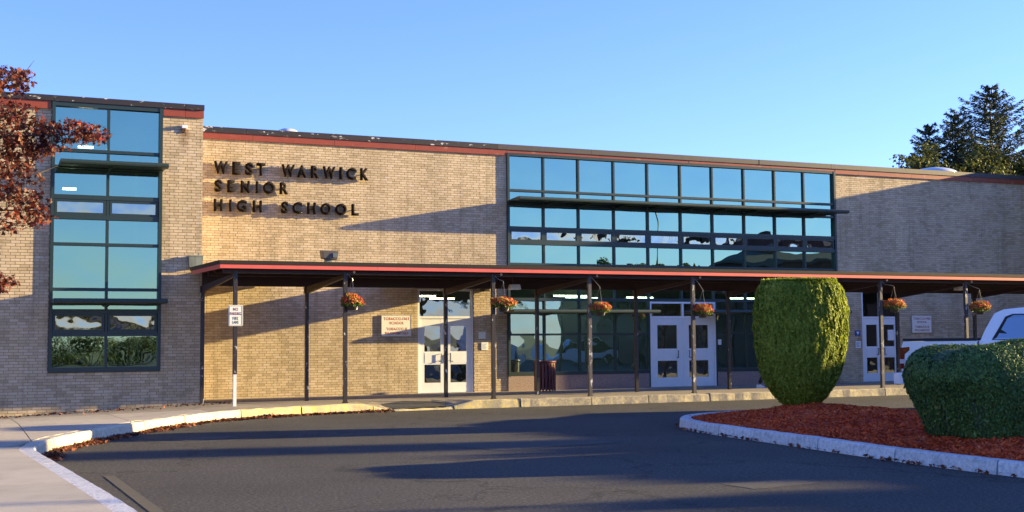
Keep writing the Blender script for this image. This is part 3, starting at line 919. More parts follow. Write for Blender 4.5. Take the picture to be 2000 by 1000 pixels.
def brick_stuff(name, bricks, Y, parent):
    vs = []; ff = []; lt = []
    n = 0
    P = []
    for xa, xb, za, zb in bricks:
        p = rnd.uniform(-0.0003, 0.0003)
        P.append((xa, xb, za, zb, Y + p, Y + 0.02))
    A = np.array(P)
    V = np.empty((len(A), 8, 3))
    for i, (a, b, c) in enumerate([(0, 4, 2), (1, 4, 2), (1, 4, 3), (0, 4, 3), (0, 5, 2), (1, 5, 2), (1, 5, 3), (0, 5, 3)]):
        V[:, i, 0] = A[:, a]; V[:, i, 1] = A[:, b]; V[:, i, 2] = A[:, c]
    F = np.array([(0, 1, 2, 3), (1, 5, 6, 2), (4, 0, 3, 7), (3, 2, 6, 7), (4, 5, 1, 0)])
    FF = (np.arange(len(A))[:, None, None] * 8 + F[None]).reshape(-1)
    o = raw_mesh(name, V.reshape(-1, 3), FF, np.full(len(A) * 5, 4), M['brick'], parent)
    o['kind'] = 'stuff'
    return o
rest = [b for b in wingb if b not in sset]
brick_stuff('brickwork', mainb, MY, school)
brick_stuff('brickwork', rest, WY, school)
# the bricks nearest the camera, one object each, a few shared meshes
shared = {}
sb = wpos(wing_wall)
for xa, xb, za, zb in singles:
    key = (round(xb - xa, 4), round(zb - za, 4), rnd.randrange(3))
    if key not in shared:
        hw, hh = key[0] / 2, key[1] / 2
        q = MB(); j = 0.0002 * (key[2] - 1)
        q.add([(-hw, -0.001 + j, -hh), (hw, -0.001 - j, -hh), (hw, -0.001 - j, hh), (-hw, -0.001 + j, hh), (-hw, .02, -hh), (hw, .02, -hh), (hw, .02, hh), (-hw, .02, hh)],
              [(0, 1, 2, 3), (1, 5, 6, 2), (4, 0, 3, 7), (3, 2, 6, 7), (4, 5, 1, 0)])
        me = bpy.data.meshes.new('brick'); me.from_pydata(q.v, [], q.f); me.materials.append(M['brick']); shared[key] = me
    ob = bpy.data.objects.new('brick', shared[key]); COL.objects.link(ob)
    ob.parent = wing_wall
    ob.location = ((xa + xb) / 2 - sb.x, WY + rnd.uniform(-0.0003, 0.0003) - sb.y, (za + zb) / 2 - sb.z)

# roof edge: coping and rust-red fascia, panel by panel
def edge_panels(xs, y, z0, z1, proud, mt, name, back=0.25):
    for a, b in zip(xs[:-1], xs[1:]):
        q = MB()
        j = rnd.uniform(-.004, .004)
        q.box(a + .003, b - .003, y - proud + j, y + back, z0, z1)
        build(name, q, mt(a) if callable(mt) else mt, school)
edge_panels([5.30, 7.116, 9.488, 11.918, 14.569, 17.7, 20.937, 23.857, 26.743, 29.908, 33.0, 35.98], MY, 7.19, 7.345, 0.085, lambda a: M['coping'] if a < 14 else M['coping_right'], 'coping_panel')
edge_panels([5.30, 7.3, 9.6, 12.0, 14.3, 14.878], MY, 7.02, 7.188, 0.055, M['copper'], 'fascia_panel', 0.0)
edge_panels([14.882, 18.0, 21.2, 24.3, 26.928], MY, 7.105, 7.188, 0.05, M['copper'], 'fascia_panel', 0.06)
edge_panels([26.932, 27.9, 30.2, 33.0, 35.98], MY, 7.03, 7.188, 0.06, M['copper'], 'fascia_panel', 0.0)
edge_panels([-8.9, -4, -1.5, 1.93, 4.86, 5.30], WY, 7.055, 7.185, 0.085, M['coping'], 'coping_panel')
edge_panels([4.35, 4.86, 5.295], WY, 6.875, 7.052, 0.05, M['copper'], 'fascia_panel', 0.0)
edge_panels([-8.9, -4, -1.2, 1.87], WY, 6.875, 7.052, 0.05, M['copper'], 'fascia_panel', 0.0)
edge_panels([36.0, 40, 44, 48], WY, 7.75, 7.93, 0.07, M['coping_right'], 'coping_panel')

# ------------------------------------------------------------------ windows
def sunshade(parent, x0, x1, Y, zc, depth, brackets):
    """wing-shaped blade standing out from the window, on brackets"""
    yf = Y - depth
    prof = [(yf, zc - .035), (yf - .012, zc), (yf, zc + .045), (yf + .06, zc + .065), (yf + .35, zc + .050), (Y - .10, zc + .012), (Y - .10, zc - .012), (yf + .45, zc - .02), (yf + .12, zc - .05)]
    q = MB().prism_x(prof, x0, x1)
    s_ = build('sunshade', q, M['shade'], parent)
    q = MB()
    for bx in brackets:
        q.prism_x([(Y - .05, zc - .11), (Y - .05, zc + .008), (yf + .25, zc - .03), (yf + .25, zc - .065)], bx - .025, bx + .025)
    q.box(x0 + .02, x1 - .02, Y - .16, Y - .103, zc - .045, zc - .0145)
    build('sunshade_bracket', q, M['shade'], parent)
def pane(parent, x0, x1, z0, z1, Y, mt, name='pane', tilt=0.0012):
    a, b = rnd.uniform(-tilt, tilt) * (x1 - x0), rnd.uniform(-tilt, tilt) * (z1 - z0)
    q = MB()
    q.add([(x0, Y + a, z0), (x1, Y - a, z0), (x1, Y - a + b, z1), (x0, Y + a + b, z1)], [(0, 1, 2, 3)])
    return build(name, q, mt, parent, fix=False)
def hopper(parent, x0, x1, z0, z1, Y):
    t = 0.055
    q = MB(); f, bk = Y - .035, Y + .05
    q.box(x0, x1, f, bk, z1 - t, z1); q.box(x0, x1, f, bk, z0, z0 + t); q.box(x0, x0 + t, f, bk, z0 + t, z1 - t); q.box(x1 - t, x1, f, bk, z0 + t, z1 - t)
    build('hopper_frame', q, M['frame'], parent)
    a = 0.004
    q = MB(); q.add([(x0 + t, Y + .012 + a, z0 + t), (x1 - t, Y + .012, z0 + t), (x1 - t, Y + .012 - a, z1 - t), (x0 + t, Y + .012, z1 - t)], [(0, 1, 2, 3)])
    build('hopper_pane', q, M['hglass'], parent, fix=False)

# big window of the main facade
MX = [14.94, 16.096, 17.273, 18.496, 19.698, 20.891, 22.075, 23.287, 24.489, 25.657, 26.87]
FB, FF_ = MY + .10, MY - .03          # frame back and front
q = MB()
q.box(14.882, 14.955, MY - .07, FB, 0.46, 7.10); q.box(26.855, 26.928, MY - .07, FB, 0.46, 7.10)
q.box(14.955, 26.855, MY - .06, FB, 7.02, 7.10)
bars = [(5.99, .035, 1), (5.56, .03, 1), (4.86, .05, 2), (4.42, .05, 2), (3.79, .035, 1), (3.50, .035, 1), (2.74, .045, 1)]
for z, h, k in bars:
    q.box(14.956, 26.854, FF_ - .012 * k, FB - .002, z - h, z + h)
low = [(1.69, .03, 1), (0.53, .055, 2)]
for z, h, k in low:
    q.box(14.956, 19.69, FF_ - .012 * k, FB - .002, z - h, z + h); q.box(22.11, 26.854, FF_ - .012 * k, FB - .002, z - h, z + h)
zs = [0.53] + [1.69, 2.74, 3.50, 3.79, 4.42, 4.86, 5.56, 5.99, 7.06]
hs = {0.53: .055, 1.69: .03, 2.74: .045, 3.5: .035, 3.79: .035, 4.42: .05, 4.86: .05, 5.56: .03, 5.99: .035, 7.06: .04}
win_main = None
for k, x in enumerate(MX[1:-1]):
    for z0, z1 in zip(zs[:-1], zs[1:]):
        if z1 <= 2.75 and 19.69 < x < 22.11:
            continue
        q.box(x - .026, x + .026, FF_ + .002, FB - .004, z0 + hs[z0], z1 - hs[z1])
q.box(19.655, 19.698, FF_ - .02, FB, 0.05, 2.694); q.box(22.102, 22.145, FF_ - .02, FB, 0.05, 2.694)
win_main = build('window', q, M['frame'], school)
PY = MY + .04
for i in range(10):
    x0, x1 = MX[i] + .02, MX[i + 1] - .02
    for z0, z1 in zip(zs[:-1], zs[1:]):
        if z1 <= 2.75 and 19.6 < (x0 + x1) / 2 < 22.15:
            continue
        if z0 == 4.42:
            hopper(win_main, MX[i] + .03, MX[i + 1] - .03, z0 + .052, z1 - .052, MY + .005)
            continue
        if z1 <= 2.75:
            a0, a1 = x0, x1
            pane(win_main, a0, a1, z0 + .02, z1 - .02, PY, M['glass_low'], tilt=0.003)
        else:
            pane(win_main, x0, x1, z0 + .02, z1 - .02, PY, M['glass'])
sunshade(win_main, 14.86, 26.72, MY, 5.645, 1.0, MX[1:-1])
sunshade(win_main, 14.70, 19.58, MY, 2.36, 0.9, MX[1:4])
sunshade(win_main, 21.35, 26.80, MY, 2.36, 0.9, MX[7:10])
for a, b in ((14.885, 16.9), (16.906, 19.65), (22.15, 24.4), (24.406, 26.925)):
    q = MB(); q.box(a, b, MY - .045, MY + .2, -.1, .472)
    build('base_panel', q, M['granite_pink'], school)

# tall window of the left wing
q = MB()
B2, F2 = WY + .10, WY - .03
q.box(1.892, 1.965, WY - .07, B2, .888, 7.048); q.box(4.27, 4.343, WY - .07, B2, .888, 7.048)
q.box(1.966, 4.269, WY - .06, B2, 6.955, 7.048); q.box(1.966, 4.269, WY - .06, B2, .889, 1.0)
wz = [1.0, 1.75, 2.27, 2.50, 2.77, 3.80, 4.42, 4.88, 5.57, 5.95, 6.955]
wh = {1.0: .001, 1.75: .05, 2.27: .05, 2.5: .03, 2.77: .035, 3.8: .035, 4.42: .05, 4.88: .05, 5.57: .03, 5.95: .035, 6.955: .001}
for z in wz[1:-1]:
    q.box(1.966, 4.269, F2 - .014, B2 - .002, z - wh[z], z + wh[z])
for z0, z1 in zip(wz[:-1], wz[1:]):
    q.box(3.10, 3.158, F2 + .002, B2 - .004, z0 + wh[z0], z1 - wh[z1])
win_wing = build('window', q, M['frame'], school)
for x0, x1 in ((1.955, 3.11), (3.148, 4.28)):
    for z0, z1 in zip(wz[:-1], wz[1:]):
        if z0 in (1.75, 4.42):
            hopper(win_wing, x0 + .02, x1 - .02, z0 + .052, z1 - .052, WY + .005)
        else:
            pane(win_wing, x0, x1, z0 - .01 if z0 == 1.0 else z0 + .02, z1 - .02, WY + .04, M['glass'])
sunshade(win_wing, 2.03, 4.36, WY, 5.57, .92, [3.13])
sunshade(win_wing, 1.93, 4.37, WY, 2.475, .92, [3.13])

# ------------------------------------------------------------------ doors
def double_door(x0, x1, z0, zt, zf, Y, transom=True):
    """frame with two leaves, each with an upper and a lower pane, push panel and handle"""
    t = 0.055
    q = MB()
    q.box(x0, x0 + t, Y, Y + .12, z0, zf); q.box(x1 - t, x1, Y, Y + .12, z0, zf); q.box(x0 + t, x1 - t, Y, Y + .12, zf - t, zf)
    q.box(x0 + t, x1 - t, Y + .004, Y + .118, zt, zt + .065)
    xm = (x0 + x1) / 2
    if transom:
        q.box(xm - .025, xm + .025, Y + .006, Y + .116, zt + .066, zf - t - .001)
    d = build('door', q, M['door'], school)
    if transom:
        pane(d, x0 + t, xm - .025, zt + .066, zf - t, Y + .06, M['door_pane'], 'transom_pane'); pane(d, xm + .025, x1 - t, zt + .066, zf - t, Y + .06, M['door_pane'], 'transom_pane')
    for sgn, a, b in ((-1, x0 + t + .004, xm - .004), (1, xm + .004, x1 - t - .004)):
        wdt = b - a
        st = wdt * 0.185
        st_in = wdt * 0.185
        L_, R_ = a + st, b - st_in
        q = MB(); f, k = Y + .025, Y + .07
        q.box(a, L_, f, k, z0 + .01, zt - .004); q.box(R_, b, f, k, z0 + .01, zt - .004)
        q.box(L_, R_, f + .001, k - .001, z0 + .011, z0 + .295); q.box(L_, R_, f + .001, k - .001, z0 + .815, z0 + 1.19); q.box(L_, R_, f + .001, k - .001, z0 + 1.925, zt - .005)
        build('door_leaf', q, M['door'], d)
        pane(d, L_, R_, z0 + .295, z0 + .815, Y + .05, M['door_pane'], 'lower_pane'); pane(d, L_, R_, z0 + 1.19, z0 + 1.925, Y + .05, M['door_pane'], 'upper_pane')
        q = MB()   # moulding strip round the lock panel
        q.box(L_ + .01, R_ - .01, f - .006, f, z0 + .86, z0 + 1.15)
        build('lock_panel', q, M['door'], d)
        hx = (b - st_in * .95) if sgn < 0 else (a + st * .95)
        q = MB(); q.tube((hx, f - .05, z0 + .90), (hx, f - .05, z0 + 1.13), .012); q.tube((hx, f - .05, z0 + 1.12), (hx, f - .006, z0 + 1.12), .009)
        q.tube((hx, f - .05, z0 + .905), (hx - sgn * -.07, f - .05, z0 + .905), .011); q.tube((hx, f - .05, z0 + .93), (hx, f - .006, z0 + .93), .009)
        build('handle', q, M['darkpart'], d)
    q = MB(); q.box(x0, x1, Y - .03, Y + .2, z0 - .03, z0 + .008)
    build('threshold', q, M['steel'], d)
    return d
double_door(12.085, 13.795, 0.03, 2.17, 3.02, MY + .02)
double_door(19.70, 22.10, 0.035, 2.175, 2.69, MY - .04)
double_door(27.955, 29.545, 0.03, 2.165, 3.26, MY + .02)
q = MB(); q.box(12.0, 13.9, MY - .03, MY - .002, 3.03, 3.10); q.box(27.9, 29.6, MY - .03, MY - .002, 3.27, 3.36)
build('lintel', q, M['beam'], school)

# small fittings of the facade
o = empty('wall_light', (4.84, WY - .05, 6.61), 'small white box light high on the brick pier beside the left window', 'wall light')
q = MB(); q.box(4.775, 4.895, WY - .09, WY - .004, 6.60, 6.68); build('housing', q, M['whiteplastic'], o, bevel=.008)
q = MB(); q.box(4.80, 4.815, WY - .04, WY - .004, 6.52, 6.598); q.box(4.855, 4.87, WY - .04, WY - .004, 6.50, 6.598); build('bracket', q, M['rust'], o)
o = empty('gutter_box', (5.12, WY - .06, 3.28), 'weathered zinc drain box on the brick corner above the canopy end', 'drain box')
q = MB(); q.hexa([(4.97, WY - .14, 3.31), (5.27, WY - .14, 3.31), (5.27, WY - .004, 3.31), (4.97, WY - .004, 3.31)], [(4.95, WY - .16, 3.58), (5.28, WY - .16, 3.58), (5.28, WY - .004, 3.58), (4.95, WY - .004, 3.58)])
build('box', q, M['zinc'], o)
q = MB(); q.box(4.94, 5.29, WY - .17, WY - .16, 3.56, 3.59); q.box(5.17, 5.20, WY - .12, WY - .09, 3.583, 3.64); build('rim', q, M['zinc'], o)

# ================================================================== LETTERING ON THE WALL
sign = empty('building_sign', (8.3, MY - .2, 5.0), 'raised dark metal letters in three lines naming the school high on the brick wall', 'sign')
ROWS = [(6.068, 0.335, [('W', 6.254, 6.607), ('E', 6.739, 6.954), ('S', 7.087, 7.296), ('T', 7.397, 7.632), ('W', 8.091, 8.448), ('A', 8.525, 8.776), ('R', 8.915, 9.136), ('W', 9.255, 9.599), ('I', 9.732, 9.803), ('C', 9.936, 10.195), ('K', 10.339, 10.564)]),
        (5.580, 0.322, [('S', 6.266, 6.462), ('E', 6.61, 6.8), ('N', 6.974, 7.207), ('I', 7.383, 7.441), ('O', 7.584, 7.889), ('R', 8.042, 8.261)]),
        (5.058, 0.322, [('H', 6.254, 6.48), ('I', 6.666, 6.721), ('G', 6.869, 7.135), ('H', 7.305, 7.545), ('S', 8.084, 8.271), ('C', 8.4, 8.658), ('H', 8.814, 9.048), ('O', 9.194, 9.483), ('O', 9.618, 9.928), ('L', 10.083, 10.277)])]
for z, h, row in ROWS:
    for ch, a, b in row:
        lt_ = text_mesh('letter', ch, 1, M['letter'], sign, (a, MY - .05, z), width=b - a, height=h, depth=0.11, bold=0.03, left=True)
        q = MB()
        for fx in ((.3, .7) if b - a > .1 else (.5,)):
            q.tube((a + (b - a) * fx, MY - .048, z + h * .5), (a + (b - a) * fx, MY - .001, z + h * .5), .008, n=5)
        build('standoff', q, M['letter'], sign)

# ================================================================== WALKWAY CANOPY
can = empty('walkway_canopy', (15, 28.4, 0.2), 'long flat covered walkway with red edge band on slim dark posts', 'canopy')
XR = 44.0
def skew(y):
    return 5.10 - 0.12 * (y - 26.9) / 3.0
q = MB()
q.hexa([(skew(26.9), 26.9, 3.218), (XR, 26.9, 3.218), (XR, 29.9, 3.218), (skew(29.9), 29.9, 3.218)], [(skew(26.9) - .02, 26.88, 3.297), (XR, 26.88, 3.297), (XR, 29.92, 3.297), (skew(29.9) - .02, 29.92, 3.297)])
build('roof_edge', q, M['canopy_dark'], can)
js = [5.105, 8.611, 13.967, 19.25, 20.414, 25.737, 29.5, 33.5, 38, XR]
for a, b in zip(js[:-1], js[1:]):
    q = MB(); q.box(a + .002, b - .002, 26.915, 26.95, 3.128, 3.216); build('fascia_panel', q, M['canopy_red'], can)
q = MB(); q.hexa([(skew(26.95) + .012, 26.951, 3.128), (skew(26.95) + .045, 26.951, 3.128), (skew(29.9) + .045, 29.9, 3.128), (skew(29.9) + .012, 29.9, 3.128)],
                 [(skew(26.95) + .012, 26.951, 3.216), (skew(26.95) + .045, 26.951, 3.216), (skew(29.9) + .045, 29.9, 3.216), (skew(29.9) + .012, 29.9, 3.216)])
build('fascia_panel', q, M['canopy_red'], can)
q = MB()
prof = []
y = 26.96
while y < 29.88:
    prof += [(y, 3.165), (y + .05, 3.165), (y + .065, 3.195), (y + .105, 3.195)]
    y += .12
poly_ = [(26.96, 3.2165)] + prof + [(29.88, 3.2165)]
q.prism_x(poly_, 5.2, XR)
build('soffit', q, M['soffit'], can)
for yy, z0, z1 in ((27.16, 3.045, 3.163), (28.1, 3.085, 3.163), (28.9, 3.06, 3.163), (29.66, 2.86, 3.163)):
    q = MB(); q.box(5.22, XR, yy, yy + .075, z0, z1); build('beam', q, M['beam'], can)
for yy, zz in ((27.5, 3.135), (28.6, 3.125)):
    q = MB(); q.tube((5.3, yy, zz), (XR, yy, zz), .011, n=6); build('conduit', q, M['wire'], can)
FX = [5.491, 7.944, 11.537, 14.086, 17.03, 20.02, 22.999, 26.016, 29.0, 32.0, 35.0, 38.0, 41.0]
BX = [5.237, 7.716, 11.296, 13.841, 16.792, 19.748, 22.75, 25.72, 28.75, 31.75, 34.75, 37.75, 40.75]
HW = .042
for i, (fx, bx) in enumerate(zip(FX, BX)):
    zf, zb = pave_z(fx, 27.2) - .02, pave_z(bx, 29.7) - .02
    mt = M['post'] if i in (0, 1, 2) else M['post_grey']
    q = MB()
    if i == 0:
        q.box(fx - HW, fx + HW, 27.2 - HW, 27.2 + HW, .86, 3.12)
        p = build('post', q, mt, can); p['label'] = 'front post painted dark above and white at its foot'
        q = MB(); q.box(fx - HW + .008, fx + HW - .008, 27.2 - HW + .008, 27.2 + HW - .008, zf, .859); build('post_foot', q, M['post_white'], p)
    else:
        q.box(fx - HW, fx + HW, 27.2 - HW, 27.2 + HW, zf, 3.12)
        p = build('post', q, mt, can)
        q = MB(); q.box(fx - HW - .012, fx + HW + .012, 27.2 - HW - .012, 27.2 + HW + .012, zf, zf + .05)
        build('post_foot', q, mt, p)
    q = MB(); q.box(bx - HW, bx + HW, 29.7 - HW, 29.7 + HW, zb, 2.858)
    p = build('post', q, M['post'], can)
    q = MB(); q.box(bx - .06, bx + .06, 29.7 - .06, 29.7 + .06, 2.70, 2.857); build('post_cap', q, M['beam'], p)
    # tapered cross arm from the back post to the front post
    q = MB()
    q.hexa([(bx - .035, 29.64, 2.70), (bx + .035, 29.64, 2.70), (fx + .035, 27.25, 2.97), (fx - .035, 27.25, 2.97)], [(bx - .035, 29.64, 2.86), (bx + .035, 29.64, 2.86), (fx + .035, 27.25, 3.042), (fx - .035, 27.25, 3.042)])
    build('cross_arm', q, M['beam'], can)
# roofed links between the walkway and the wall
for a, b in ((5.32, 8.0), (10.9, 14.75)):
    q = MB(); q.box(a, b, 29.93, MY - .12, 3.12, 3.24); build('link_roof', q, M['soffit'], can)

# lamps and small fittings under and on the canopy
o = empty('floodlight', (7.93, 28.5, 3.30), 'grey boxy floodlight standing on the canopy roof below the wall letters', 'floodlight')
q = MB(); q.hexa([(7.76, 28.36, 3.47), (8.10, 28.36, 3.45), (8.10, 28.62, 3.45), (7.76, 28.62, 3.47)], [(7.735, 28.33, 3.66), (8.12, 28.33, 3.64), (8.12, 28.64, 3.66), (7.735, 28.64, 3.68)])
build('housing', q, M['lampbox'], o, bevel=.008)
q = MB(); q.box(7.98, 8.085, 28.325, 28.34, 3.50, 3.60); build('lens', q, M['lens'], o)
q = MB(); q.box(7.83, 7.98, 28.43, 28.57, 3.298, 3.46); build('stub', q, M['zinc'], o)
for (x, y, z, lab) in ((12.63, 28.4, 2.84, 'white lamp under the canopy beside the left edge of the big window'), (26.95, 28.4, 2.95, 'white lamp under the canopy above the pickup bed')):
    o = empty('canopy_light', (x, y, z), lab, 'ceiling light', 'lamps under the canopy')
    q = MB(); q.hexa([(x - .15, y - .10, z - .05), (x + .14, y - .10, z - .05), (x + .14, y + .1, z - .05), (x - .15, y + .1, z - .05)], [(x - .12, y - .08, z + .08), (x + .12, y - .08, z + .08), (x + .12, y + .08, z + .08), (x - .12, y + .08, z + .08)])
    build('diffuser', q, M['whiteplastic'], o, bevel=.01)
    q = MB(); q.box(x - .05, x + .05, y - .05, y + .05, z + .081, 3.17); build('stem', q, M['beam'], o)
for i, (fx) in enumerate(FX[1:9]):
    pass
o = empty('loudspeaker', (14.13, MY - .1, 2.95), 'small black box speaker on the wall right of the left entrance door', 'speaker')
q = MB(); q.hexa([(14.03, MY - .20, 2.95), (14.23, MY - .20, 2.95), (14.23, MY - .004, 2.98), (14.03, MY - .004, 2.98)], [(14.03, MY - .24, 3.09), (14.23, MY - .24, 3.09), (14.23, MY - .004, 3.09), (14.03, MY - .004, 3.09)])
build('housing', q, M['darkpart'], o); q = MB(); q.box(14.05, 14.21, MY - .245, MY - .235, 2.985, 3.07); build('grille', q, M['lampbox'], o)
o = empty('door_floodlight', (22.36, MY - .12, 2.98), 'grey flared lamp under the canopy above the right side of the central doors', 'wall light')
q = MB(); q.lathe([(.10, 0), (.09, .03), (.045, .12), (.03, .17)], (22.36, MY - .2, 2.97), 14); build('shade', q, M['lampbox'], o, smooth=True)
q = MB(); q.tube((22.36, MY - .2, 3.13), (22.36, MY - .035, 3.2), .018); build('arm', q, M['wire'], o)

# ------------------------------------------------------------------ hanging flower baskets
def basket(fx, cx, top, label):
    y = 27.08
    g = rnd.uniform(.84, 1.08); sq = rnd.uniform(.82, 1.05); lean = rnd.uniform(-.05, .05)
    o = empty('hanging_basket', (cx, y, top - .38), label, 'flower basket', 'hanging flower baskets along the canopy')
    q = MB(); q.lathe([(.10, 0), (.135, .16), (.15, .165), (.15, .20)], (cx, y, top - .385), 18); build('pot', q, M['pot'], o, smooth=True)
    q = MB(); q.hexa([(cx + .075, y - .085, top - .37), (cx + .105, y - .035, top - .37), (cx + .10, y - .03, top - .37), (cx + .07, y - .08, top - .37)],
                     [(cx + .105, y - .105, top - .22), (cx + .14, y - .05, top - .22), (cx + .135, y - .045, top - .22), (cx + .10, y - .10, top - .22)]); build('pot_lit_side', q, M['pot_sunlit'], o)  # white plate stands for the sunlit side of the dark pot
    n = 900
    d = unit(npr.normal(size=(n, 3))); d[:, 2] = np.abs(d[:, 2]) * 1.0 - 0.25 * npr.random(n)
    rr = npr.uniform(.78, 1.06, n) * (1 + .14 * np.sin(d[:, 0] * 9 + cx) * np.sin(d[:, 2] * 7))
    P = np.array([cx, y, top - .20]) + d * np.stack([.285 * g * rr, .26 * g * rr, .20 * sq * rr], 1) + np.array([lean, 0, 0]) * d[:, 2:3]
    V, ff, lt = scatter(LEAFO, P, d + npr.normal(size=(n, 3)) * .5, npr.normal(size=(n, 3)), npr.uniform(.035, .06, n))
    raw_mesh('blossoms', V, ff, lt, M['flower'], o)
    n = 420
    d = unit(npr.normal(size=(n, 3))); d[:, 2] = npr.uniform(-.5, .25, n)
    P = np.array([cx, y, top - .20]) + d * np.stack([.28 * g * np.ones(n), .25 * g * np.ones(n), .19 * np.ones(n)], 1) * npr.uniform(.7, 1.05, (n, 1))
    V, ff, lt = scatter(LEAFO, P, d + npr.normal(size=(n, 3)) * .6, npr.normal(size=(n, 3)), npr.uniform(.04, .075, n))
    raw_mesh('leaves', V, ff, lt, M['flower_leaf'], o)
    q = MB(); hk = (cx, y, top + .32)
    for k in range(3):
        t = k * 2.1 + .5
        q.tube((cx + .14 * math.cos(t), y + .14 * math.sin(t), top - .19), hk, .0028, n=4)
    build('hanger', q, M['wire'], o)
    q = MB(); q.path([(fx + .03, 27.15, 3.06), (fx + .10, 27.12, 2.98), (cx, y, top + .33), (cx + .015, y, top + .27)], .007, 6)
    q.tube((fx + .04, 27.15, 3.085), (fx + .17, 27.14, 3.095), .008, n=6)
    build('bracket', q, M['wire'], o)
    q = MB(); q.lathe([(.012, 0), (.028, .015), (.028, .045), (.012, .06)], (fx + .19, 27.14, 3.065), 10); build('insulator', q, M['whiteplastic'], o, smooth=True)
basket(FX[1], 8.07, 2.62, 'basket of red and yellow mums hanging left of the tobacco sign')
basket(FX[2], 11.75, 2.60, 'flower basket hanging beside the left edge of the big window')
basket(FX[3], 14.31, 2.50, 'orange mum basket hanging above and right of the maroon litter bin')
basket(FX[4], 17.25, 2.455, 'flower basket hanging in front of the central white doors')
basket(FX[6], 23.37, 2.605, 'flower basket hanging just right of the clipped bush before the far doors')
basket(FX[7], 26.42, 2.55, 'flower basket hanging above the white pickup truck')

# ================================================================== SIGNS
def tobacco(x0, x1, z0, z1, label):
    o = empty('wall_sign', ((x0 + x1) / 2, MY - .03, z0), label, 'sign', 'tobacco-free school signs')
    q = MB(); q.box(x0, x1, MY - .045, MY - .015, z0, z1); build('plate', q, M['signwhite'], o)
    q = MB(); t = .014
    q.box(x0 - t, x1 + t, MY - .05, MY - .006, z1, z1 + t); q.box(x0 - t, x1 + t, MY - .05, MY - .006, z0 - t, z0); q.box(x0 - t, x0, MY - .05, MY - .006, z0, z1); q.box(x1, x1 + t, MY - .05, MY - .006, z0, z1)
    build('edge_strip', q, M['signalu'], o)
    W, H = x1 - x0, z1 - z0; xc = (x0 + x1) / 2
    for s, zz, ww in (('TOBACCO-FREE', .775, .90), ('SCHOOL', .565, .50), ('TOBACCO IS', .275, .72), ('PROHIBITED', .065, .78)):
        text_mesh('lettering', s, 1, M['signred'], o, (xc + .015, MY - .0455, z0 + zz * H), width=ww * W, height=.135 * H, depth=.002, bold=.02)
tobacco(10.985, 11.855, 1.675, 2.255, 'white tobacco-free school sign on the sunlit brick left of the left doors')
tobacco(30.055, 30.90, 1.685, 2.250, 'white tobacco-free school sign on the shaded brick above the pickup bed')
o = empty('parking_sign', (5.49, 27.12, 1.91), 'white no parking fire lane sign fixed to the first canopy post', 'sign')
q = MB()
x0, x1, z0, z1 = 5.335, 5.645, 1.895, 2.345
pts = []
for cx, cz, a0 in ((x1 - .03, z1 - .03, 0), (x0 + .03, z1 - .03, 90), (x0 + .03, z0 + .03, 180), (x1 - .03, z0 + .03, 270)):
    for k in range(5):
        t = R(a0 + k * 22.5); pts.append((cx + .03 * math.cos(t), cz + .03 * math.sin(t)))
q.prism_y(pts, 27.128, 27.136); build('plate', q, M['signwhite'], o)
q = MB(); y0_, y1_ = 27.125, 27.1275
q.box(x0 + .02, x1 - .02, y0_, y1_, z1 - .022, z1 - .016); q.box(x0 + .02, x1 - .02, y0_, y1_, z0 + .016, z0 + .022); q.box(x0 + .016, x0 + .022, y0_, y1_, z0 + .022, z1 - .022); q.box(x1 - .022, x1 - .016, y0_, y1_, z0 + .022, z1 - .022)
build('border', q, M['signgreen'], o)
for s, zz, ww, mt in (('NO', 2.225, .105, 'signdark'), ('PARKING', 2.13, .235, 'signdark'), ('FIRE', 2.03, .125, 'signgreen'), ('LANE', 1.945, .14, 'signgreen')):
    text_mesh('lettering', s, 1, M[mt], o, (5.49, 27.1275, zz), width=ww, height=.064, depth=.002, bold=.012)
def plaque(name, x0, x1, z0, z1, mt, label, lines=0, emblem=False):
    o = empty(name, ((x0 + x1) / 2, MY - .02, z0), label, 'plaque' if lines == 0 else 'notice')
    q = MB(); q.box(x0, x1, MY - .022, MY - .004, z0, z1); build('plate', q, M[mt], o, bevel=.004)
    if lines:
        q = MB()
        for k in range(lines):
            zz = z1 - .05 - k * (z1 - z0 - .07) / lines
            q.box(x0 + .025, x1 - .03 - .03 * (k % 3), MY - .024, MY - .0222, zz - .008, zz + .004)
        build('print', q, M['print'], o)
    if emblem:
        q = MB(); xm = (x0 + x1) / 2; q.prism_y([(xm - .06, z1 - .05), (xm, z0 + .04), (xm + .06, z1 - .05)], MY - .025, MY - .0222); build('emblem', q, M['paper'], o)
plaque('wall_plaque', 13.95, 14.17, 1.575, 1.775, 'signwhite', 'blank pale plate on the brick right of the left doors')
plaque('notice', 14.035, 14.245, 1.25, 1.475, 'paper', 'white notice with lines of print below the blank plate by the left doors', 5)
plaque('wall_plaque', 27.625, 27.85, 1.58, 1.77, 'signblue', 'small blue plaque with white triangle left of the far right doors', 0, True)
plaque('notice', 27.64, 27.86, 1.17, 1.405, 'paper', 'white notice under the blue plaque by the far right doors', 5)
q = MB(); q.box(29.06, 29.32, MY + .038, MY + .044, 1.42, 1.78)
tag(build('door_notice', q, M['paper'], None), 'white paper notice taped inside the far right door pane', 'notice')
o = empty('card_reader', (22.2, MY - .08, 1.2), 'small pale intercom box on the frame right of the central doors', 'intercom')
q = MB(); q.box(22.155, 22.255, MY - .12, MY - .053, 1.33, 1.50); build('housing', q, M['whiteplastic'], o, bevel=.01)
q = MB(); q.box(22.16, 22.24, MY - .12, MY - .053, 1.15, 1.24); build('keypad', q, M['darkpart'], o)

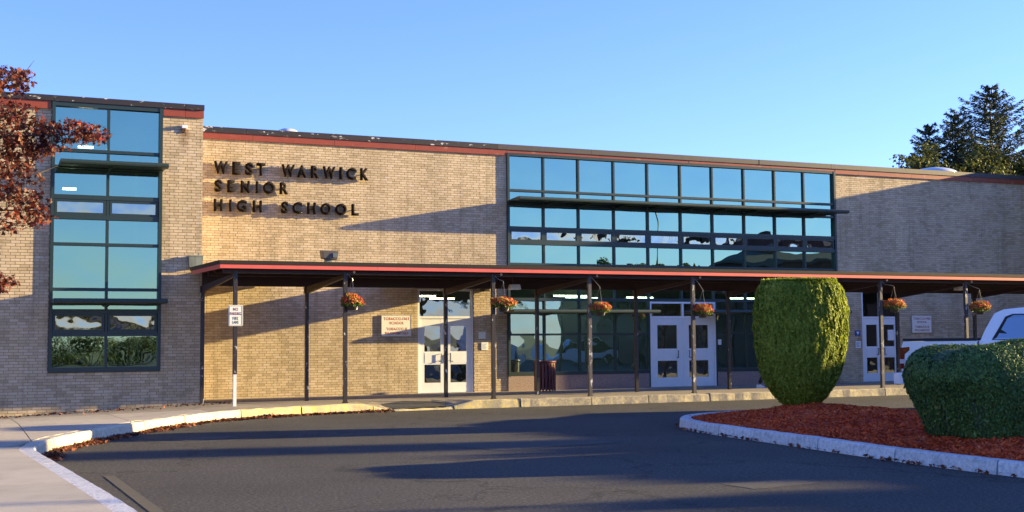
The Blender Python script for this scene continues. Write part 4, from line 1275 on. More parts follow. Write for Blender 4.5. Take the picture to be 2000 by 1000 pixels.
# ------------------------------------------------------------------ litter bin
bin_ = empty('litter_bin', (15.52, 32.8, pave_z(15.5, 32.8)), 'maroon slatted metal litter bin standing before the big window', 'litter bin')
bz = pave_z(15.5, 32.8)
q = MB(); q.lathe([(.25, .06), (.265, .80)], (15.52, 32.8, bz), 20); build('liner', q, M['maroon'], bin_, smooth=True)
for k in range(20):
    t = 2 * math.pi * k / 20
    c, s_ = math.cos(t), math.sin(t)
    q = MB(); w2 = .028
    vs = [(15.52 + c * r - s_ * a, 32.8 + s_ * r + c * a, bz + zz) for zz in (.02, .82) for r, a in ((.30, -w2), (.30, w2), (.312, w2), (.312, -w2))]
    q.add(vs, [(0, 1, 2, 3), (7, 6, 5, 4), (0, 4, 5, 1), (1, 5, 6, 2), (2, 6, 7, 3), (3, 7, 4, 0)])
    build('slat', q, M['maroon'], bin_)
for zz in (.09, .73):
    q = MB(); q.lathe([(.285, 0), (.299, 0), (.299, .035), (.285, .035)], (15.52, 32.8, bz + zz), 24); build('hoop', q, M['maroon'], bin_)
q = MB(); q.lathe([(.33, .825), (.34, .85), (.33, .875), (.20, .88), (.19, .84)], (15.52, 32.8, bz), 24); build('lid', q, M['maroon'], bin_)

# ================================================================== PLANTS ON THE ISLAND
def fol(name, P, nrm, upv, size, shape, mt, parent):
    V, ff, lt = scatter(shape, P, nrm, upv, size)
    return raw_mesh(name, V, ff, lt, mt, parent)
BC = np.array([14.37, 19.25])
bush = empty('clipped_bush', (BC[0], BC[1], .36), 'tall barrel shaped clipped evergreen bush with flat sunlit top on red mulch', 'bush')
pz = np.array([.30, .38, .50, .72, 1.0, 1.35, 1.75, 2.1, 2.38, 2.50, 2.57, 2.60])
pr = 0.795 * np.array([.34, .46, .60, .80, .93, 1.02, 1.06, 1.05, .99, .94, .88, .76])
def bush_r(z, t):
    r = np.interp(z, pz, pr)
    lump = 0.025 * np.sin(3 * t + 1.3 * z) + 0.02 * np.sin(5 * t - 2 * z + 1) + 0.018 * np.sin(11 * t + 4.1 * z) * np.sin(7.3 * z + 2 * t) + 0.012 * np.sin(19 * t - 9 * z)
    ridge = 0.007 * np.sin(34 * t + 3 * np.sin(2.2 * z + 4 * t)) + 0.006 * np.sin(61 * t + 5 * np.sin(3.1 * z))
    return r * (1 + lump) + ridge
n = 90000
z = npr.uniform(.30, 2.60, n); t = npr.uniform(0, 2 * np.pi, n)
keep = npr.random(n) < np.interp(z, pz, pr) / .85
z, t = z[keep], t[keep]; n = len(z)
dep = npr.random(n) ** 2 * 0.05
r = bush_r(z, t) - dep + npr.normal(size=n) * .008
P = np.stack([BC[0] + r * np.cos(t), BC[1] + r * np.sin(t), z], 1)
slope = np.interp(z, (pz[1:] + pz[:-1]) / 2, -np.diff(pr) / np.diff(pz))
slope = np.clip(slope, -1.2, 2.5)
nr = np.stack([np.cos(t) + .25, np.sin(t), slope * .8], 1) + npr.normal(size=(n, 3)) * .42
upv = np.stack([np.cos(t) * .35, np.sin(t) * .35, np.ones(n)], 1) + npr.normal(size=(n, 3)) * .45
# flat top
m2 = 9000
tt = npr.uniform(0, 2 * np.pi, m2); rr = np.sqrt(npr.random(m2)) * .68
P2 = np.stack([BC[0] + rr * np.cos(tt), BC[1] + rr * np.sin(tt), 2.585 + .05 * np.cos(rr * 1.4) + npr.normal(size=m2) * .018 - .02 * npr.random(m2)], 1)
n2 = np.array([0, 0, 1.0]) + npr.normal(size=(m2, 3)) * .6
u2 = npr.normal(size=(m2, 3)) + np.array([0, 0, .8])
fol('foliage', np.vstack([P, P2]), np.vstack([nr, n2]), np.vstack([upv, u2]), np.concatenate([npr.uniform(.035, .075, n) * (1 + .6 * (npr.random(n) > .985)), npr.uniform(.035, .075, m2)]), SPRAY, M['arbor'], bush)
q = MB(); q.lathe([(max(a - .07, .05), b) for a, b in zip(pr, pz)][:-1] + [(.5, 2.5)], (BC[0], BC[1], 0), 28); build('inner_twigs', q, M['arbor'], bush, smooth=True)
q = MB()
for k in range(9):
    a = k * .7
    q.path([(BC[0] + .06 * math.cos(a), BC[1] + .06 * math.sin(a), .25), (BC[0] + .22 * math.cos(a), BC[1] + .22 * math.sin(a), .55), (BC[0] + .42 * math.cos(a), BC[1] + .42 * math.sin(a), 1.0)], [.035, .025, .012], 6)
build('stem', q, M['bark'], bush)

# low hedge: a rounded block, wider above than at its foot
hedge = empty('low_hedge', (14.5, 12.9, .3), 'long dark clipped hedge with rounded end in front of the white pickup', 'hedge')
HX0, HX1, HYC = 11.70, 16.8, 12.95
def hedge_pt(u, a):
    """u along the outline (end cap then sides), a: angle 0 foot .. 1 top centre"""
    pass
n = 160000
# plan: stadium with an elliptic left end; section: super-ellipse
xs = npr.uniform(0, 1, n)
sec = np.where(npr.random(n) < .60, np.arcsin(npr.random(n) ** 2.63), npr.uniform(.15, np.pi / 2, n))   # 0 foot -> pi/2 top, front half
sec = np.where(npr.random(n) < .38, np.pi - sec, sec)
def hedge_surface(x, s_, jitter=True):
    hw = 0.98
    endr = 0.70
    # shrink of section near the left end
    d = np.clip((x - HX0) / endr, 0, 1)
    k = np.sqrt(np.clip(1 - (1 - d) ** 2.6, 0, 1))
    c, s2 = np.cos(s_), np.sin(s_)
    e = 0.42
    sy = np.sign(c) * np.abs(c) ** e; sz = np.abs(s2) ** 0.38
    top = 1.40 + 0.16 * np.clip((x - 11.3) / 3.5, 0, 1) + .025 * np.sin(x * 2.3) + .015 * np.sin(x * 5.1 + 1)
    foot = 0.24
    zz = foot + (top - foot) * (sz * (0.72 + 0.28 * k))
    wid = hw * k * (0.74 + 0.26 * np.clip((zz - foot) / .75, 0, 1))
    yy = HYC - sy * wid + .03 * np.sin(x * 3.7 + zz * 4) + .02 * np.sin(x * 7.9 - zz * 6)
    # pull the foot of the end inwards
    xx = x + (1 - d) * 0.50 * (1 - np.clip((zz - foot) / .8, 0, 1))
    return np.stack([xx, yy, zz], 1)
x = HX0 + (HX1 - HX0) * (xs ** 1.5)
A = hedge_surface(x, sec)
B1 = hedge_surface(x + .01, sec); B2_ = hedge_surface(x, np.clip(sec + .01, 0, np.pi))
nr = np.cross(B2_ - A, B1 - A); nr = unit(nr)
cen = np.stack([np.full(n, 0.0), HYC - A[:, 1], .8 - A[:, 2]], 1)
flip = (nr * cen).sum(1) > 0; nr[flip] *= -1
A = A - nr * (npr.random(n) ** 2 * .05)[:, None] + npr.normal(size=(n, 3)) * .008
# end cap points
m2 = 16000
yy = npr.uniform(-1, 1, m2); zz = npr.uniform(0, 1, m2)
nr2 = nr + npr.normal(size=(n, 3)) * .42
up_ = npr.normal(size=(n, 3)) * .7 + np.array([0, 0, .9])
fol('foliage', A, nr2, up_, npr.uniform(.020, .045, n) * (1 + 1.2 * (npr.random(n) > .988)), SPRAY, M['yew'], hedge)
# twiggy core so that one cannot look through
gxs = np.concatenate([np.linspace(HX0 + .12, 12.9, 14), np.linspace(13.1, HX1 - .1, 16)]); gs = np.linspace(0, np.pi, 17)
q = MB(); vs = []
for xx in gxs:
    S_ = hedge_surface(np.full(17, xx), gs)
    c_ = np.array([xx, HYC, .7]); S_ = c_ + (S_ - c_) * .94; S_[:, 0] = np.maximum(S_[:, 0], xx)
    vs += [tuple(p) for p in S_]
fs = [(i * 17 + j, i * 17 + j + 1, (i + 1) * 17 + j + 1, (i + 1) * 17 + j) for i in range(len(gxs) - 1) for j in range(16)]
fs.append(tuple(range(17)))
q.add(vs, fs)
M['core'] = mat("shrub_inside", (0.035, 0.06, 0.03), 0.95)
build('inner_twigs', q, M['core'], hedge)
q = MB()
for k in range(12):
    bx_ = 12.4 + k * .35
    q.path([(bx_, HYC + .1 * math.sin(k), .2), (bx_ + .1, HYC - .25, .5), (bx_ + .15, HYC - .5, .8)], [.03, .02, .01], 5)
build('stem', q, M['bark'], hedge)

# ================================================================== PICKUP TRUCK
def wheel(parent, cx, y0, y1, r, zc):
    q = MB()
    n = 24; prof = [(r * .62, y0), (r * .97, y0), (r, y0 + .03), (r, y1 - .03), (r * .97, y1), (r * .62, y1)]
    vs = [(cx + a * math.cos(2 * math.pi * k / n), yy, zc + a * math.sin(2 * math.pi * k / n)) for a, yy in prof for k in range(n)]
    fs = [(i * n + k, i * n + (k + 1) % n, ((i + 1) % len(prof)) * n + (k + 1) % n, ((i + 1) % len(prof)) * n + k) for i in range(len(prof)) for k in range(n)]
    w_ = build('wheel', MB().add(vs, fs), M['rubber'], parent, smooth=True)
    q = MB(); q.tube((cx, y0 + .03, zc), (cx, y1 - .03, zc), r * .62, n=20)
    for k in range(5):
        a = k * 2 * math.pi / 5
        q.tube((cx, y0 + .02, zc), (cx + r * .55 * math.cos(a), y0 + .02, zc + r * .55 * math.sin(a)), .035, n=6)
    build('rim', q, M['steel'], w_)
TX, TY = 18.24, 21.0
GZ_ = 0.06
truck = empty('pickup_truck', (TX, TY, 0.0), 'white crew cab pickup parked behind the hedge with its tail to the left', 'pickup truck')
def P_(x, z): return (TX + x, z + GZ_)
# bed sides, tailgate and sill as one bevelled body
q = MB()
side = [P_(.06, .62), P_(.02, .80), P_(.03, 1.30), P_(.07, 1.40), P_(1.56, 1.415), P_(1.56, .42), P_(1.50, .42)] + [P_(.95 + .50 * math.cos(a), .42 + .50 * math.sin(a)) for a in np.linspace(0.15, math.pi - .15, 9)] + [P_(.42, .46), P_(.25, .55)]
q.prism_y(side, TY, TY + .10); q.prism_y(side, TY + 1.92, TY + 2.02)
body = build('bed', q, M['truck'], truck, bevel=.022, seg=2)
q = MB(); q.box(TX + .12, TX + 1.49, TY + .101, TY + 1.919, .86 + GZ_, .95 + GZ_); q.box(TX + 1.47, TX + 1.55, TY + .101, TY + 1.919, .952 + GZ_, 1.40 + GZ_); build('bed_floor', q, M['darkpart'], truck)
q = MB(); q.hexa([(TX + .03, TY + .102, .68 + GZ_), (TX + .10, TY + .102, .68 + GZ_), (TX + .10, TY + 1.918, .68 + GZ_), (TX + .03, TY + 1.918, .68 + GZ_)], [(TX + .05, TY + .102, 1.40 + GZ_), (TX + .11, TY + .102, 1.40 + GZ_), (TX + .11, TY + 1.918, 1.40 + GZ_), (TX + .05, TY + 1.918, 1.40 + GZ_)])
tg = build('tailgate', q, M['truck'], truck, bevel=.015, seg=2)
q = MB(); q.box(TX + .02, TX + .03, TY + .85, TY + 1.15, 1.15 + GZ_, 1.22 + GZ_); build('handle', q, M['darkpart'], tg)
q = MB(); q.box(TX + .06, TX + 1.55, TY - .012, TY + .125, 1.412 + GZ_, 1.462 + GZ_); q.box(TX + .06, TX + 1.55, TY + 1.90, TY + 2.03, 1.412 + GZ_, 1.462 + GZ_)
build('rail_cap', q, M['rubber'], truck, bevel=.01)
# cab: lower body and greenhouse
TX -= 0.56
q = MB()
low_ = [P_(2.15, .42), P_(2.15, 1.42), P_(4.42, 1.40), P_(5.70, 1.27), P_(5.86, 1.10), P_(5.88, .62), P_(5.70, .45)] + [P_(4.98 + .50 * math.cos(a), .42 + .50 * math.sin(a)) for a in np.linspace(.1, math.pi - .1, 9)] + [P_(4.4, .42)]
q.prism_y(low_, TY, TY + 2.02); build('body', q, M['truck'], truck, bevel=.04, seg=3)
q = MB()
def gh(x, z, inset): return [(TX + x, TY + inset, z + GZ_), (TX + x, TY + 2.02 - inset, z + GZ_)]
ring_b = [(2.17, 1.40), (4.55, 1.385)]
top_pts = [(2.17, 1.40, .03), (2.26, 1.62, .07), (2.44, 1.97, .17), (2.62, 2.05, .21), (3.0, 2.085, .23), (3.5, 2.07, .23), (3.72, 2.03, .21), (4.55, 1.385, .05)]
L_ = [(TX + x, TY + i, z + GZ_) for x, z, i in top_pts]; Rr = [(TX + x, TY + 2.02 - i, z + GZ_) for x, z, i in top_pts]
nn = len(L_)
q.add(L_ + Rr, [tuple(range(nn)), tuple(range(2 * nn - 1, nn - 1, -1))] + [(i, nn + i, nn + i + 1, i + 1) for i in range(nn - 1)] + [(0, nn - 1, 2 * nn - 1, nn)])
cab = build('cab', q, M['truck'], truck, bevel=.03, seg=3)
def side_glass(pts, name, par, near=True):
    q = MB(); vs = []
    for x, z in pts:
        ins_ = np.interp(z, [1.40, 1.62, 1.97, 2.05], [.03, .07, .17, .21]) - .012
        vs.append((TX + x, TY + ins_ if near else TY + 2.02 - ins_, z + GZ_))
    q.add(vs, [tuple(range(len(vs)))]); return build(name, q, M['carglass'], par, fix=False)
for near in (True, False):
    side_glass([(2.44, 1.44), (2.50, 1.47), (2.56, 1.60), (2.70, 1.86), (2.82, 1.93), (3.22, 1.93), (3.22, 1.44)], 'rear_window', cab, near)
    side_glass([(3.32, 1.44), (3.32, 1.93), (3.60, 1.92), (4.25, 1.46), (4.25, 1.44)], 'front_window', cab, near)
q = MB()
for pts in ([(2.40, 1.425), (2.50, 1.60), (2.66, 1.90), (2.80, 1.955), (3.24, 1.955), (3.24, 1.425)],):
    vs = []
    for x_, z_ in pts:
        ins_ = np.interp(z_, [1.40, 1.62, 1.97, 2.05], [.03, .07, .17, .21]) - .006
        vs.append((TX + x_, TY + ins_, z_ + GZ_))
    q.add(vs, [tuple(range(len(vs)))])
build('window_seal', q, M['rubber'], cab, fix=False)
q = MB(); q.add([(TX + 2.285, TY + .22, 1.60 + GZ_), (TX + 2.285, TY + 1.80, 1.60 + GZ_), (TX + 2.43, TY + 1.72, 1.93 + GZ_), (TX + 2.43, TY + .30, 1.93 + GZ_)], [(0, 1, 2, 3)]); build('back_window', q, M['carglass'], cab, fix=False)
q = MB(); q.tube((TX + 4.2, TY - .02, 1.50 + GZ_), (TX + 4.2, TY - .20, 1.55 + GZ_), .09, .10, 10); build('mirror', q, M['darkpart'], truck)
TX += 0.56
for yy0, yy1 in ((TY - .012, TY + .22), (TY + 1.80, TY + 2.032)):
    q = MB(); q.prism_y([P_(.0, .83), P_(.0, 1.27), P_(.20, 1.29), P_(.20, 1.22), P_(.10, 1.14), P_(.08, .90), P_(.09, .83)], yy0, yy1)
    tl = build('tail_light', q, M['redlens'], truck, bevel=.006)
    q = MB(); q.box(TX - .006, TX + .10, yy0 - .006, yy1 + .004, .94 + GZ_, 1.03 + GZ_); build('lamp_lens', q, M['clearlens'], tl)
q = MB()
bpts = [(-.16, TY + .06), (-.02, TY - .03), (.45, TY - .03), (.45, TY + .10), (.02, TY + .12), (.02, TY + 1.90), (.45, TY + 1.92), (.45, TY + 2.05), (-.02, TY + 2.05), (-.16, TY + 1.96)]
nn = len(bpts)
q.add([(TX + a, b, .50 + GZ_) for a, b in bpts] + [(TX + a, b, .74 + GZ_) for a, b in bpts], [tuple(range(nn)), tuple(range(2 * nn - 1, nn - 1, -1))] + [(i, (i + 1) % nn, nn + (i + 1) % nn, nn + i) for i in range(nn)])
build('rear_bumper', q, M['truck'], truck, bevel=.02, seg=2)
q = MB(); q.box(TX + 5.30, TX + 5.44, TY + .02, TY + 2.0, .48 + GZ_, .78 + GZ_); build('front_bumper', q, M['steel'], truck, bevel=.03)
for yy0, yy1 in ((TY + .05, TY + .35), (TY + 1.67, TY + 1.97)):
    q = MB(); q.box(TX + 5.18, TX + 5.325, yy0, yy1, .95 + GZ_, 1.15 + GZ_); build('headlight', q, M['clearlens'], truck, bevel=.01)
for cx in (.95, 4.42):
    for y0, y1 in ((TY - .01, TY + .26), (TY + 1.76, TY + 2.03)):
        wheel(truck, TX + cx, y0, y1, .40, .40)
    q = MB(); q.tube((TX + cx, TY + .2, .42), (TX + cx, TY + 1.8, .42), .06); build('axle', q, M['darkpart'], truck)

truck.rotation_euler = (0, 0, R(-55))
# parked cars out of frame, mirrored in the glass
def sedan(x, y, mt, label):
    o = empty('parked_car', (x, y, 0), label, 'car', 'cars parked across the road')
    def p(a, z): return (x + a, z)
    q = MB()
    q.prism_y([p(-2.2, .35), p(-2.25, .75), p(-2.1, .88), p(-.9, .92), p(1.2, .92), p(2.1, .90), p(2.2, .6), p(2.15, .35)], y - .88, y + .88); build('body', q, mt, o, bevel=.06, seg=2)
    q = MB(); q.add([(x - 1.3, y - .8, .93), (x + 1.9, y - .8, .93), (x + 1.2, y - .62, 1.42), (x - .5, y - .62, 1.45), (x - 1.3, y + .8, .93), (x + 1.9, y + .8, .93), (x + 1.2, y + .62, 1.42), (x - .5, y + .62, 1.45)], [(0, 1, 2, 3), (7, 6, 5, 4), (0, 3, 7, 4), (1, 5, 6, 2), (3, 2, 6, 7), (0, 4, 5, 1)]); build('greenhouse', q, M['carglass'], o)
    q = MB(); q.box(x - .45, x + 1.1, y - .6, y + .6, 1.43, 1.475); build('roof', q, mt, o)
    for cx in (-1.4, 1.35):
        for y0, y1 in ((y - .90, y - .68), (y + .68, y + .90)):
            wheel(o, x + cx, y0, y1, .32, .32)
sedan(27.0, 3.5, M['silver'], 'silver saloon car parked across the road out of frame')
sedan(33.5, 2.0, M['truck'], 'white saloon car parked across the road out of frame')

# ================================================================== TREES
def leaf_cloud(centers, radii, per, size, rng=npr):
    P = []; Nn = []
    for c, r in zip(centers, radii):
        k = max(4, int(per * r * r))
        d = unit(rng.normal(size=(k, 3)))
        rr = rng.random(k) ** .45
        P.append(np.array(c) + d * (rr * r)[:, None] * np.array([1, 1, .8])); Nn.append(d + np.array([0, 0, .5]))
    P = np.vstack(P); Nn = np.vstack(Nn)
    k = len(P)
    return P, Nn + rng.normal(size=(k, 3)) * .7, rng.normal(size=(k, 3)) + np.array([0, 0, -.3]), rng.uniform(size[0], size[1], k)

# red maple at the left, trunk just out of frame
maple = empty('maple_tree', (-2.0, 22.2, .1), 'maple with dark red and orange autumn leaves reaching in from the left', 'tree')
tr = MB(); br = MB()
tr.path([(-2.0, 22.2, .0), (-2.05, 22.2, 1.2), (-1.95, 22.15, 2.4), (-1.9, 22.2, 4.0), (-1.8, 22.2, 6.0), (-1.7, 22.2, 7.4)], [.20, .16, .14, .11, .06, .02], 10)
build('trunk', tr, M['bark'], maple, smooth=True)
tips = [((-1.9, 22.2, 4.2), (.4, 22.1, 4.95), (2.05, 22.0, 5.08)), ((-1.9, 22.2, 3.2), (-.2, 22.0, 3.7), (1.25, 21.9, 3.75)), ((-1.95, 22.2, 2.2), (-.6, 22.0, 2.45), (.75, 21.9, 2.55)),
        ((-1.8, 22.2, 5.4), (-.3, 22.2, 5.9), (.95, 22.2, 6.0)), ((-1.85, 22.2, 4.8), (-.2, 22.3, 5.3), (1.2, 22.4, 5.35)), ((-1.9, 22.2, 3.8), (-.3, 22.3, 4.3), (1.2, 22.3, 4.4)),
        ((-1.8, 22.2, 6.0), (-1.0, 22.2, 6.7), (.1, 22.2, 6.75)), ((-1.9, 22.2, 3.5), (-.5, 21.5, 3.9), (.6, 21.1, 4.2)), ((-1.9, 22.2, 4.0), (-3.2, 22.5, 4.8), (-4.4, 22.6, 5.2)), ((-1.9, 22.2, 3.0), (-3.4, 22, 3.4), (-4.5, 21.8, 3.6)),
        ((-1.8, 22.2, 5.0), (-3.0, 22, 6.0), (-3.8, 22, 6.6))]
cents = []; rads = []
for a, b, c in tips:
    br.path([a, tuple((np.array(a) + np.array(b)) / 2 + np.array([0, 0, .08])), b, c], [.055, .04, .026, .006], 6)
    a, b, c = map(np.array, (a, b, c))
    for s_ in np.linspace(.25, 1.0, 9):
        p = (a + (b - a) * s_ * 2) if s_ < .5 else (b + (c - b) * (s_ - .5) * 2)
        for k in range(2):
            off_ = npr.normal(size=3) * np.array([.22, .30, .22]) * (1.15 - .6 * s_)
            cents.append(p + off_); rads.append(.30 - .09 * s_ + .06 * npr.random())
            q0 = p; br.path([tuple(q0), tuple(p + off_ * .6), tuple(p + off_ * 1.05 + np.array([.05, 0, .03]))], [.012, .008, .003], 4)
zt = [2.2, 2.4, 2.62, 2.72, 2.78, 3.15, 3.25, 3.4, 3.55, 3.75, 4.0, 4.2, 4.5, 4.75, 4.95, 5.05, 5.2, 5.35, 5.6, 5.85, 6.0, 6.15, 6.4]
xt = [.3, .72, 1.0, .7, -.9, -.9, .55, 1.1, 1.45, 1.52, 1.42, 1.3, 1.12, 1.55, 2.25, 2.5, 2.2, 1.35, 1.0, 1.15, 1.25, .6, .4]
more = 0
while more < 680:
    c = np.array([npr.uniform(-4.2, 2.2), npr.uniform(20.9, 23.3), npr.uniform(2.3, 6.9)])
    sc_ = 22.0 / c[1]
    zz_ = 1.6 + (c[2] - 1.6) * sc_
    lim = np.interp(zz_, zt, xt) - .12
    if c[0] * sc_ > lim or (c[0] < -1 and npr.random() < .55):
        continue
    if c[2] > 5.6 and npr.random() < .25:
        continue
    cents.append(c); rads.append(npr.uniform(.12, .26)); more += 1
    br.path([tuple(c + np.array([-.22, .05, -.12])), tuple(c)], [.008, .003], 4)
for k in range(12):
    cents.append(np.array([npr.uniform(-.1, .72), npr.uniform(21.8, 22.1), npr.uniform(2.38, 2.62)])); rads.append(.17)
build('branches', br, M['bark'], maple)
P, Nn, U, S_ = leaf_cloud(cents, rads, 470, (.055, .105))
X_ = P[:, 0] * 22.0 / P[:, 1]; Z_ = 1.6 + (P[:, 2] - 1.6) * 22.0 / P[:, 1]
ok = X_ < np.interp(Z_, zt, xt) + npr.normal(size=len(P)) * .06
fol('leaves', P[ok], Nn[ok], U[ok], S_[ok], LEAF5, M['maple'], maple)

def spruce(x, y, top, base_r, label, seed, lean=0.0):
    rg = np.random.default_rng(seed)
    o = empty('spruce_tree', (x, y, -.3), label, 'tree', 'trees behind the school roof')
    q = MB(); q.path([(x, y, -.3), (x, y, top * .5), (x + lean, y, top - .2)], [.28, .16, .02], 8); build('trunk', q, M['bark'], o)
    bq = MB(); PP = []; NN_ = []; UU = []
    z = top - .35
    k = 0
    while z > 5:
        f = (top - z) / (top - 5)
        ln = base_r * (f ** .8) * rg.uniform(.75, 1.12) + .25
        nb = 5 + int(3 * f)
        for j in range(nb):
            a = 2.4 * k + j * 2 * math.pi / nb + rg.uniform(-.3, .3)
            l2 = ln * rg.uniform(.65, 1.1)
            d = np.array([math.cos(a), math.sin(a), 0])
            rise = .42 - .55 * f
            pts = [np.array([x + lean * (z / top), y, z]) + d * l2 * s_ + np.array([0, 0, l2 * (rise * s_ + .22 * s_ * s_ - .1 * s_)]) for s_ in (0, .35, .7, 1.0)]
            bq.path([tuple(p) for p in pts], [.035, .025, .015, .004], 4)
            m_ = int(62 * l2) + 10
            s_ = rg.uniform(.12, 1.02, m_)
            base = np.array([[np.interp(t, (0, .35, .7, 1), [p[i] for p in pts]) for i in range(3)] for t in s_])
            side = np.cross(d, [0, 0, 1.0])
            sp = rg.normal(size=m_) * .26 * (1.1 - .7 * s_) * min(1, l2 * .6)
            PP.append(base + side * sp[:, None] + np.stack([np.zeros(m_), np.zeros(m_), -np.abs(rg.normal(size=m_)) * .13 - np.abs(sp) * .3], 1))
            UU.append(d * .8 + side * np.sign(sp)[:, None] * .5 + np.array([0, 0, -.25]) + rg.normal(size=(m_, 3)) * .3)
            NN_.append(np.array([0, 0, 1.0]) + rg.normal(size=(m_, 3)) * .8)
        z -= rg.uniform(.34, .52); k += 1
    build('branches', bq, M['bark'], o)
    P = np.vstack(PP)
    fol('needles', P, np.vstack(NN_), np.vstack(UU), rg.uniform(.16, .30, len(P)), NEEDLE, M['needle'], o)
spruce(61.9, 62, 18.1, 8.2, 'tallest spruce rising behind the right end of the roof', 3)
spruce(61.2, 64.5, 16.6, 5.0, 'middle spruce with thin top just left of the tallest one', 4)
spruce(57.6, 63, 15.4, 4.6, 'smallest spruce top nearest the middle of the roof', 8)
def broadleaf(x, y, h, w, label, seed, leafmat='leaf', dens=150, crown=.72, size=(.14, .26), group='trees behind the school roof', trunk_h=.35):
    rg = np.random.default_rng(seed)
    o = empty('broadleaf_tree', (x, y, -.3), label, 'tree', group)
    q = MB(); q.path([(x, y, -.3), (x + .1, y, h * .3), (x, y, h * .7)], [.03 * h, .022 * h, .006 * h], 8); build('trunk', q, M['bark'], o)
    bq = MB(); cs = []; rs = []
    for k in range(44):
        a = rg.uniform(0, 2 * math.pi); el = rg.uniform(-.35, 1.0)
        rr = rg.uniform(.45, .95)
        c = np.array([x + math.cos(a) * math.cos(el * 1.4) * w * rr, y + math.sin(a) * math.cos(el * 1.4) * w * rr, h * (1 - crown / 2) + math.sin(el * 1.4) * h * crown * .47 * rr])
        cs.append(c); rs.append(w * rg.uniform(.20, .36))
        st = np.array([x, y, h * rg.uniform(trunk_h, .65)])
        bq.path([tuple(st), tuple((st + c) / 2 + np.array([0, 0, .1 * w])), tuple(c)], [.008 * h, .005 * h, .0015 * h], 5)
    build('branches', bq, M['bark'], o)
    P, Nn, U, S_ = leaf_cloud(cs, rs, dens, size, rg)
    fol('leaves', P, Nn, U, S_, LEAFO, M[leafmat], o)
    return o
broadleaf(55.0, 60, 14.3, 2.7, 'bushy olive green tree below the smallest spruce behind the roof', 21, dens=230)
broadleaf(52.2, 60.0, 13.0, 2.1, 'small loose green tree at the left end of the tree group', 22, dens=130)
broadleaf(58.6, 59.5, 14.2, 3.0, 'broad yellow green tree between the small spruces behind the roof', 24, dens=230)
broadleaf(62.6, 60.0, 13.9, 3.4, 'yellow green tree at the right end of the tree group', 23, dens=230)

# skylight domes on the roof
def skylight(x0, x1, y, z, label):
    o = empty('roof_skylight', ((x0 + x1) / 2, y, 7.22), label, 'skylight', 'roof skylights')
    xc, r = (x0 + x1) / 2, (x1 - x0) / 2
    q = MB(); q.box(xc - r * .95, xc + r * .95, y - r * .95, y + r * .95, 7.2, z - .2); build('kerb_frame', q, M['coping_right'], o)
    q = MB(); q.lathe([(r * math.cos(a), z - .2 + .30 * math.sin(a)) for a in np.linspace(0, 1.5, 8)], (xc, y, 0), 28); build('dome', q, M['dome'], o, smooth=True)
skylight(9.65, 10.55, 41.5, 8.62, 'pale low skylight dome behind the roof edge above the letters')
skylight(37.6, 39.6, 42.0, 8.72, 'blue grey skylight dome behind the roof edge near the trees')

# ------------------------------------------------------------------ out of frame to the right and behind: what shades the forecourt and fills the glass
house = empty('neighbour_hall', (44, 8, -.3), 'dark brick flat roofed hall across the forecourt out of frame', 'building')
q = MB(); q.box(38, 56, -10, 15.9, -.3, 5.3); build('wall', q, M['housebrick'], house)
q = MB(); q.box(37.8, 56.2, -10.2, 16.0, 5.301, 5.5); rf = build('roof', q, M['coping_right'], house)
for k in range(6):
    q = MB(); q.box(37.97, 37.999, -6 + k * 2.6, -4.6 + k * 2.6, 1.2, 2.8); wf = build('window', q, M['frame'], house)
o = empty('shadow_shaft', (60, 7, -.3), 'tall square brick shaft added out of frame to cast a strip of shadow', 'chimney')
q = MB(); q.box(59.4, 60.6, 6.4, 7.6, -.3, 14.5); build('shaft', q, M['housebrick'], o)  # unseen shaft, added so its shadow lies as a strip across the road
q = MB(); q.box(59.3, 60.7, 6.3, 7.7, 14.501, 14.8); build('cap', q, M['coping_right'], o)
o = empty('gabled_house', (57, -9, -.3), 'dark gabled house beyond the hall out of frame', 'house')
q = MB(); q.box(50, 64, -14, -4, -.3, 5.0); build('wall', q, M['housebrick'], o)
q = MB(); q.add([(49.6, -14.5, 5.0), (64.4, -14.5, 5.0), (64.4, -3.5, 5.0), (49.6, -3.5, 5.0), (53, -9, 8.0), (61, -9, 8.0)], [(0, 1, 5, 4), (2, 3, 4, 5), (1, 2, 5), (3, 0, 4), (0, 3, 2, 1)]); rf2 = build('roof', q, M['roof'], o)
q = MB(); q.box(54, 54.9, -9.4, -8.5, 7.6, 9.0); build('chimney', q, M['housebrick'], rf2)
def round_tree(x, y, h, w, label, seed):
    return broadleaf(x, y, h, w, label, seed, dens=420, crown=.75, size=(.16, .28), group='trees across the forecourt')
round_tree(36.0, 7.0, 5.65, 1.6, 'round green tree before the dark hall out of frame', 31)
round_tree(36.2, 10.2, 5.95, 1.1, 'smaller round tree beside the dark hall out of frame', 32)
round_tree(36.4, 4.0, 6.15, 1.9, 'third round tree before the dark hall out of frame', 33)
round_tree(36.6, 0.9, 6.1, 1.8, 'round tree at the near corner of the dark hall out of frame', 34)
o = empty('lamp_post', (39.0, 4.6, 0), 'tall thin lamp post by the dark hall out of frame', 'lamp post')
q = MB(); q.tube((37.2, 4.6, 0), (37.2, 4.6, 9.0), .09, .06); build('pole', q, M['lampbox'], o)
q = MB(); q.box(36.4, 37.2, 4.5, 4.7, 9.0, 9.12); build('head', q, M['lampbox'], o)
